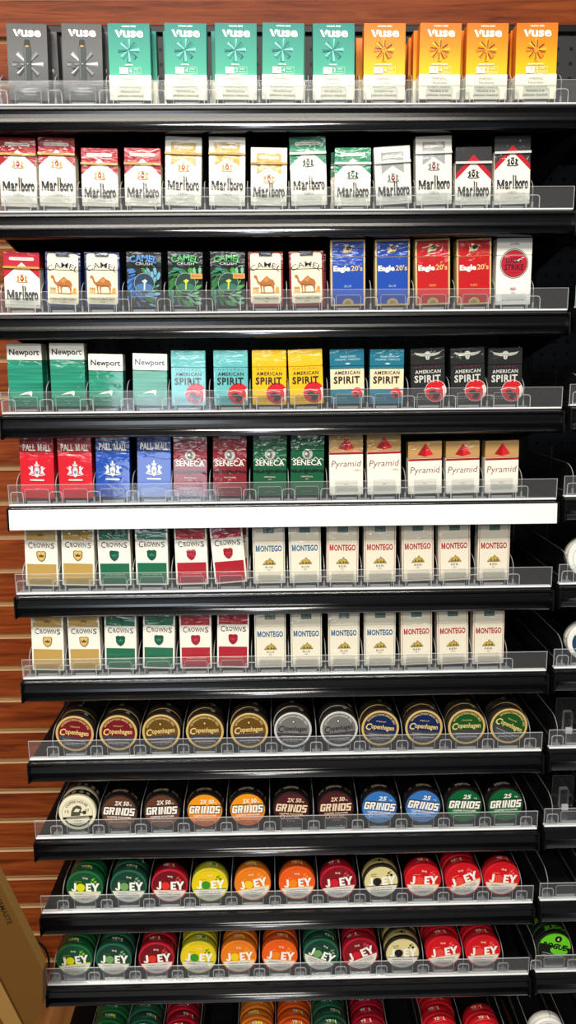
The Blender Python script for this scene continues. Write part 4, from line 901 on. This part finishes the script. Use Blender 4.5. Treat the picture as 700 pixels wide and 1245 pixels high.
def white_can(kind):
    a = Art(); b = I('#2c4d78') if kind == 'navy' else I('#3a3a3a'); a.ring(0, 0, .0255, .0260, b)
    if kind == 'navy': a.poly(ell(0, 0, .0255, None, 26, 150, 390), b); a.text('MINT', 0, -.002, .0080, I('#f2f2ee'), w=.0300, bold=.02)
    else: a.text('6', 0, -.004, .0140, b, bold=.02)
    sa = Art(); sa.rect(-.006, -.006, .050, .0085, I('#211d22')); sa.rect(-.050, -.006, -.030, .0085, I('#2a1d22')); sa.text('20 POUCHES', -.0180, .0000, .0032, I('#55535a'))
    return make_can('pouch_can', I('#dcdad2'), I('#f1f0ea'), (I('#f6f5ef'), a), ('body', sa))
CANS = {}
def can(key):
    if key not in CANS:
        k = key.split(':'); CANS[key] = {'snuff': lambda: snuff(k[1]), 'house': house, 'grinds': lambda: grinds(k[1]), 'joey': lambda: joey(k[1]), 'rogue': rogue, 'white': lambda: white_can(k[1])}[k[0]]()
    return CANS[key]
CLOOK = {'snuff:red': 'brass-rimmed tin with dark red lid', 'snuff:gold': 'brass tin with embossed gold lid', 'snuff:silver': 'silver tin with embossed grey lid', 'snuff:blue': 'brass-rimmed tin with navy lid', 'snuff:green': 'brass-rimmed tin with green lid',
 'house': 'cream can with a drawn drinker', 'grinds:brown': 'brown coffee pouch can', 'grinds:orange': 'orange coffee pouch can', 'grinds:maroon': 'dark maroon coffee pouch can', 'grinds:blue': 'blue coffee pouch can', 'grinds:green': 'green coffee pouch can',
 'joey:lime': 'green can with yellow dots', 'joey:mint': 'dark green can with pale green dots', 'joey:cherry': 'dark red can with orange-red dot', 'joey:lemon': 'yellow can with green dot', 'joey:peach': 'orange can with yellow dot', 'joey:mango': 'deep orange can with amber dot', 'joey:berry': 'crimson can with pinkish dot', 'joey:vanilla': 'beige can with black rim', 'joey:straw': 'bright red can with coral dot'}
CROWS = {
7: (['snuff:red'] * 2 + ['snuff:gold'] * 3 + ['snuff:silver'] * 2 + ['snuff:blue'] * 2 + ['snuff:green'] * 2, [-0.3694, -0.2937, -0.2191, -0.1431, -0.0655, 0.0108, 0.0917, 0.164, 0.2408, 0.3164, 0.3907], [-8, -3, 4, 0, 2, -3, 6, -8, -6, 0, -26], [1] * 11),
8: (['house'] + ['grinds:brown'] * 2 + ['grinds:orange'] * 2 + ['grinds:maroon'] * 2 + ['grinds:blue'] * 2 + ['grinds:green'] * 2, [-0.374, -0.2996, -0.2237, -0.1475, -0.0712, 0.0068, 0.0863, 0.1646, 0.243, 0.3171, 0.3914], [3, -4, 2, 0, 2, -4, 2, -5, -8, -2, 3], [1, 0, 0, 0, 0, 0, 0, 0, 0, 0, 0]),
9: (['joey:lime', 'joey:mint', 'joey:cherry', 'joey:lemon', 'joey:peach', 'joey:mango', 'joey:berry', 'joey:vanilla', 'joey:straw', 'joey:straw', 'joey:straw'], [-0.3698, -0.2908, -0.2162, -0.1429, -0.065, 0.016, 0.0913, 0.1697, 0.2468, 0.3209, 0.3921], [-3, -2, -2, 0, 10, 3, 6, 3, -2, 20, -5], [1, 1, 0, 0, 0, 0, 0, 0, 0, 1, 0]),
10: (['joey:lime', 'joey:mint', 'joey:cherry', 'joey:lemon', 'joey:peach', 'joey:mango', 'joey:mint', 'joey:berry', 'joey:vanilla', 'joey:straw', 'joey:straw'], [-0.3982, -0.3254, -0.2462, -0.1685, -0.0936, -0.0171, 0.0596, 0.1333, 0.2119, 0.289, 0.3632], [5, -3, 3, -4, 2, -6, -24, 22, 0, 8, 3], [2, 1, 1, 2, 1, 1, 1, 1, 2, 2, 1]),
11: (['joey:lime', 'joey:mint', 'joey:cherry', None, 'joey:peach', 'joey:mango', 'joey:mint', 'joey:berry', None, 'joey:straw', 'joey:straw'], [-0.3503, -0.2819, -0.2102, -0.1367, -0.0631, 0.0091, 0.0783, 0.154, 0.2251, 0.2932, 0.3758], [5, -3, 3, -4, 2, -6, 4, 6, 0, 8, 3], [4, 4, 4, 0, 4, 3, 3, 3, 0, 7, 1]),
}
for i, (keys, xs, turns, deep) in CROWS.items():
    lanes(i, xs)
    zc = SHELF_Z[i] + FLOORZ + RC + .0003
    rnd = random.Random(i)
    for j, key in enumerate(keys):
        if key is None: continue
        same = [t for t, q in enumerate(keys) if q == key]; n = len(same)
        cat = 'tobacco tin' if i == 7 else 'pouch can'; grp = ('tobacco tins' if i == 7 else 'pouch cans') + ' on the %s shelf' % NTH[i]
        lb = CLOOK[key] + (', front can, %s, %s shelf' % (which(same.index(j), n), NTH[i]) if n > 1 else ', front can on the %s shelf' % NTH[i])
        if i == 7: lb = lb.replace('front can', 'in front')
        put(can(key), (xs[j], .0050 + .0016 + DC / 2, zc), lb, cat, grp, (0, R(-turns[j]), 0))
        for k in range(1, deep[j] + 1):
            lb2 = '%s %s, %s behind the front one, %s lane of %s shelf' % (CLOOK[key].split(' with')[0], '' , ORD[k - 1], ORD[j], NTH[i])
            put(can(key), (xs[j] + rnd.uniform(-.0015, .0015), .0066 + DC / 2 + k * (DC + .0012), zc), lb2.replace('  ', ' ').replace(' ,', ','), cat, grp, (0, R(rnd.uniform(-28, 28)), 0))

# ---------------------------------------------------------------- neighbouring bay at the right edge
for i in range(3, 12): lanes(i, [0.497, 0.567] if i > 9 else [0.511, 0.581], bay=' of the right bay')
zr = lambda i: SHELF_Z[i] + .004 + FLOORZ + RC + .0003
put(can('rogue'), (0.4970, .0066 + DC / 2, zr(10)), 'bright green and black can in front on the right neighbouring bay', 'pouch can', 'cans on the right bay', (0, R(14), 0))
put(can('rogue'), (0.4955, .0078 + DC * 1.5, zr(10)), 'dark can behind the bright green can, right neighbouring bay', 'pouch can', 'cans on the right bay', (0, R(-8), 0))
put(can('white:navy'), (0.5190, .0066 + DC / 2, zr(6)), 'white can with navy lid cut off by the right edge', 'pouch can', 'cans on the right bay', (0, 0, 0))
put(can('white:plain'), (0.5110, .0066 + DC / 2, zr(5)), 'plain white can cut off by the right edge, sixth shelf', 'pouch can', 'cans on the right bay', (0, 0, 0))
put(can('white:plain'), (0.4960, .0066 + DC / 2, zr(11)), 'white and black can at the bottom right corner', 'pouch can', 'cans on the right bay', (0, 0, 0))
def paddle(x, i):
    r = empty('pusher_paddle', (x, 0.0, SHELF_Z[i] + .004 + FLOORZ))
    mb = MB(); mb.prism(rrect(-.020, .0002, .020, .062, .003), .046, .0475, CLEAR, 'y', side=EDGE); mb.build('plate', r)
    mb = MB(); mb.prism(rrect(-.008, .0002, .008, .040, .003), .036, .0455, CLEAR, 'y', side=EDGE); mb.box(-.006, .006, .030, .0355, .0002, .012, EDGE, .001); mb.build('spring_housing', r)
    tag(r, 'clear empty pusher paddle on the %s shelf of the right bay' % NTH[i], 'pusher paddle', 'empty pusher paddles of the right bay')
paddle(.508, 7); paddle(.510, 8)

# ---------------------------------------------------------------- cardboard carton leaning in the lower left corner, and a cable behind it
def carton():
    r = empty('cardboard_carton', (-.538, -.12, 0)); cb = mat('brown_cardboard', '#654418', .75, spec=.2); ce = mat('pale_cardboard_edge', '#94703a', .75, spec=.2)
    out = [(-.600, 1.063), (-.4045, .508), (-.410, .441), (-.430, .396), (-.500, .20), (-.530, .0), (-.600, .0), (-.486, .437), (-.640, .87), (-.66, 1.02)]
    out = [(x + .53, z) for x, z in out]
    mb = MB(); mb.prism(out, 0.0, .022, cb, 'y', side=ce)
    a = Art(); k = I('#3d2a14')
    a.text('NAMASTE', -.4640 + .53, .622, .0090, k, bold=.02, rot=-72); a.text('fragile', -.4760 + .53, .600, .0060, k, rot=-72)
    a.emit(mb, lambda x, z, n: (x, -.0002 - n * Art.EPS, z)); mb.build('box_body', r)
    fl = [(-.640, .955), (-.483, .518), (-.438, .392), (-.452, .360), (-.486, .437), (-.640, .87)]
    fl = [(x + .53, z) for x, z in fl]
    mb = MB(); mb.prism(fl, -.006, -.0012, ce, 'y', side=cb); mb.build('flap', r)
    tag(r, 'brown cardboard carton leaning in the lower left corner', 'cardboard box')
carton()
def cable():
    cu = bpy.data.curves.new('black_cable', 'CURVE'); cu.dimensions = '3D'; cu.bevel_depth = .0028; sp = cu.splines.new('BEZIER')
    pts = [(-.70, .352, .10), (-.66, .352, .160), (-.615, .352, .178), (-.582, .352, .163), (-.565, .352, .130), (-.572, .352, .075), (-.60, .352, .01)]
    sp.bezier_points.add(len(pts) - 1)
    for b, p in zip(sp.bezier_points, pts): b.co = p; b.handle_left_type = b.handle_right_type = 'AUTO'
    o = bpy.data.objects.new('black_cable', cu); me = bpy.data.meshes.new_from_object(o); bpy.data.objects.remove(o)
    me.materials.clear(); me.materials.append(BLACK)
    c = bpy.data.objects.new('black_cable', me); COL.objects.link(c); tag(c, 'thin black cable looping on the wood wall behind the carton', 'cable')
cable()
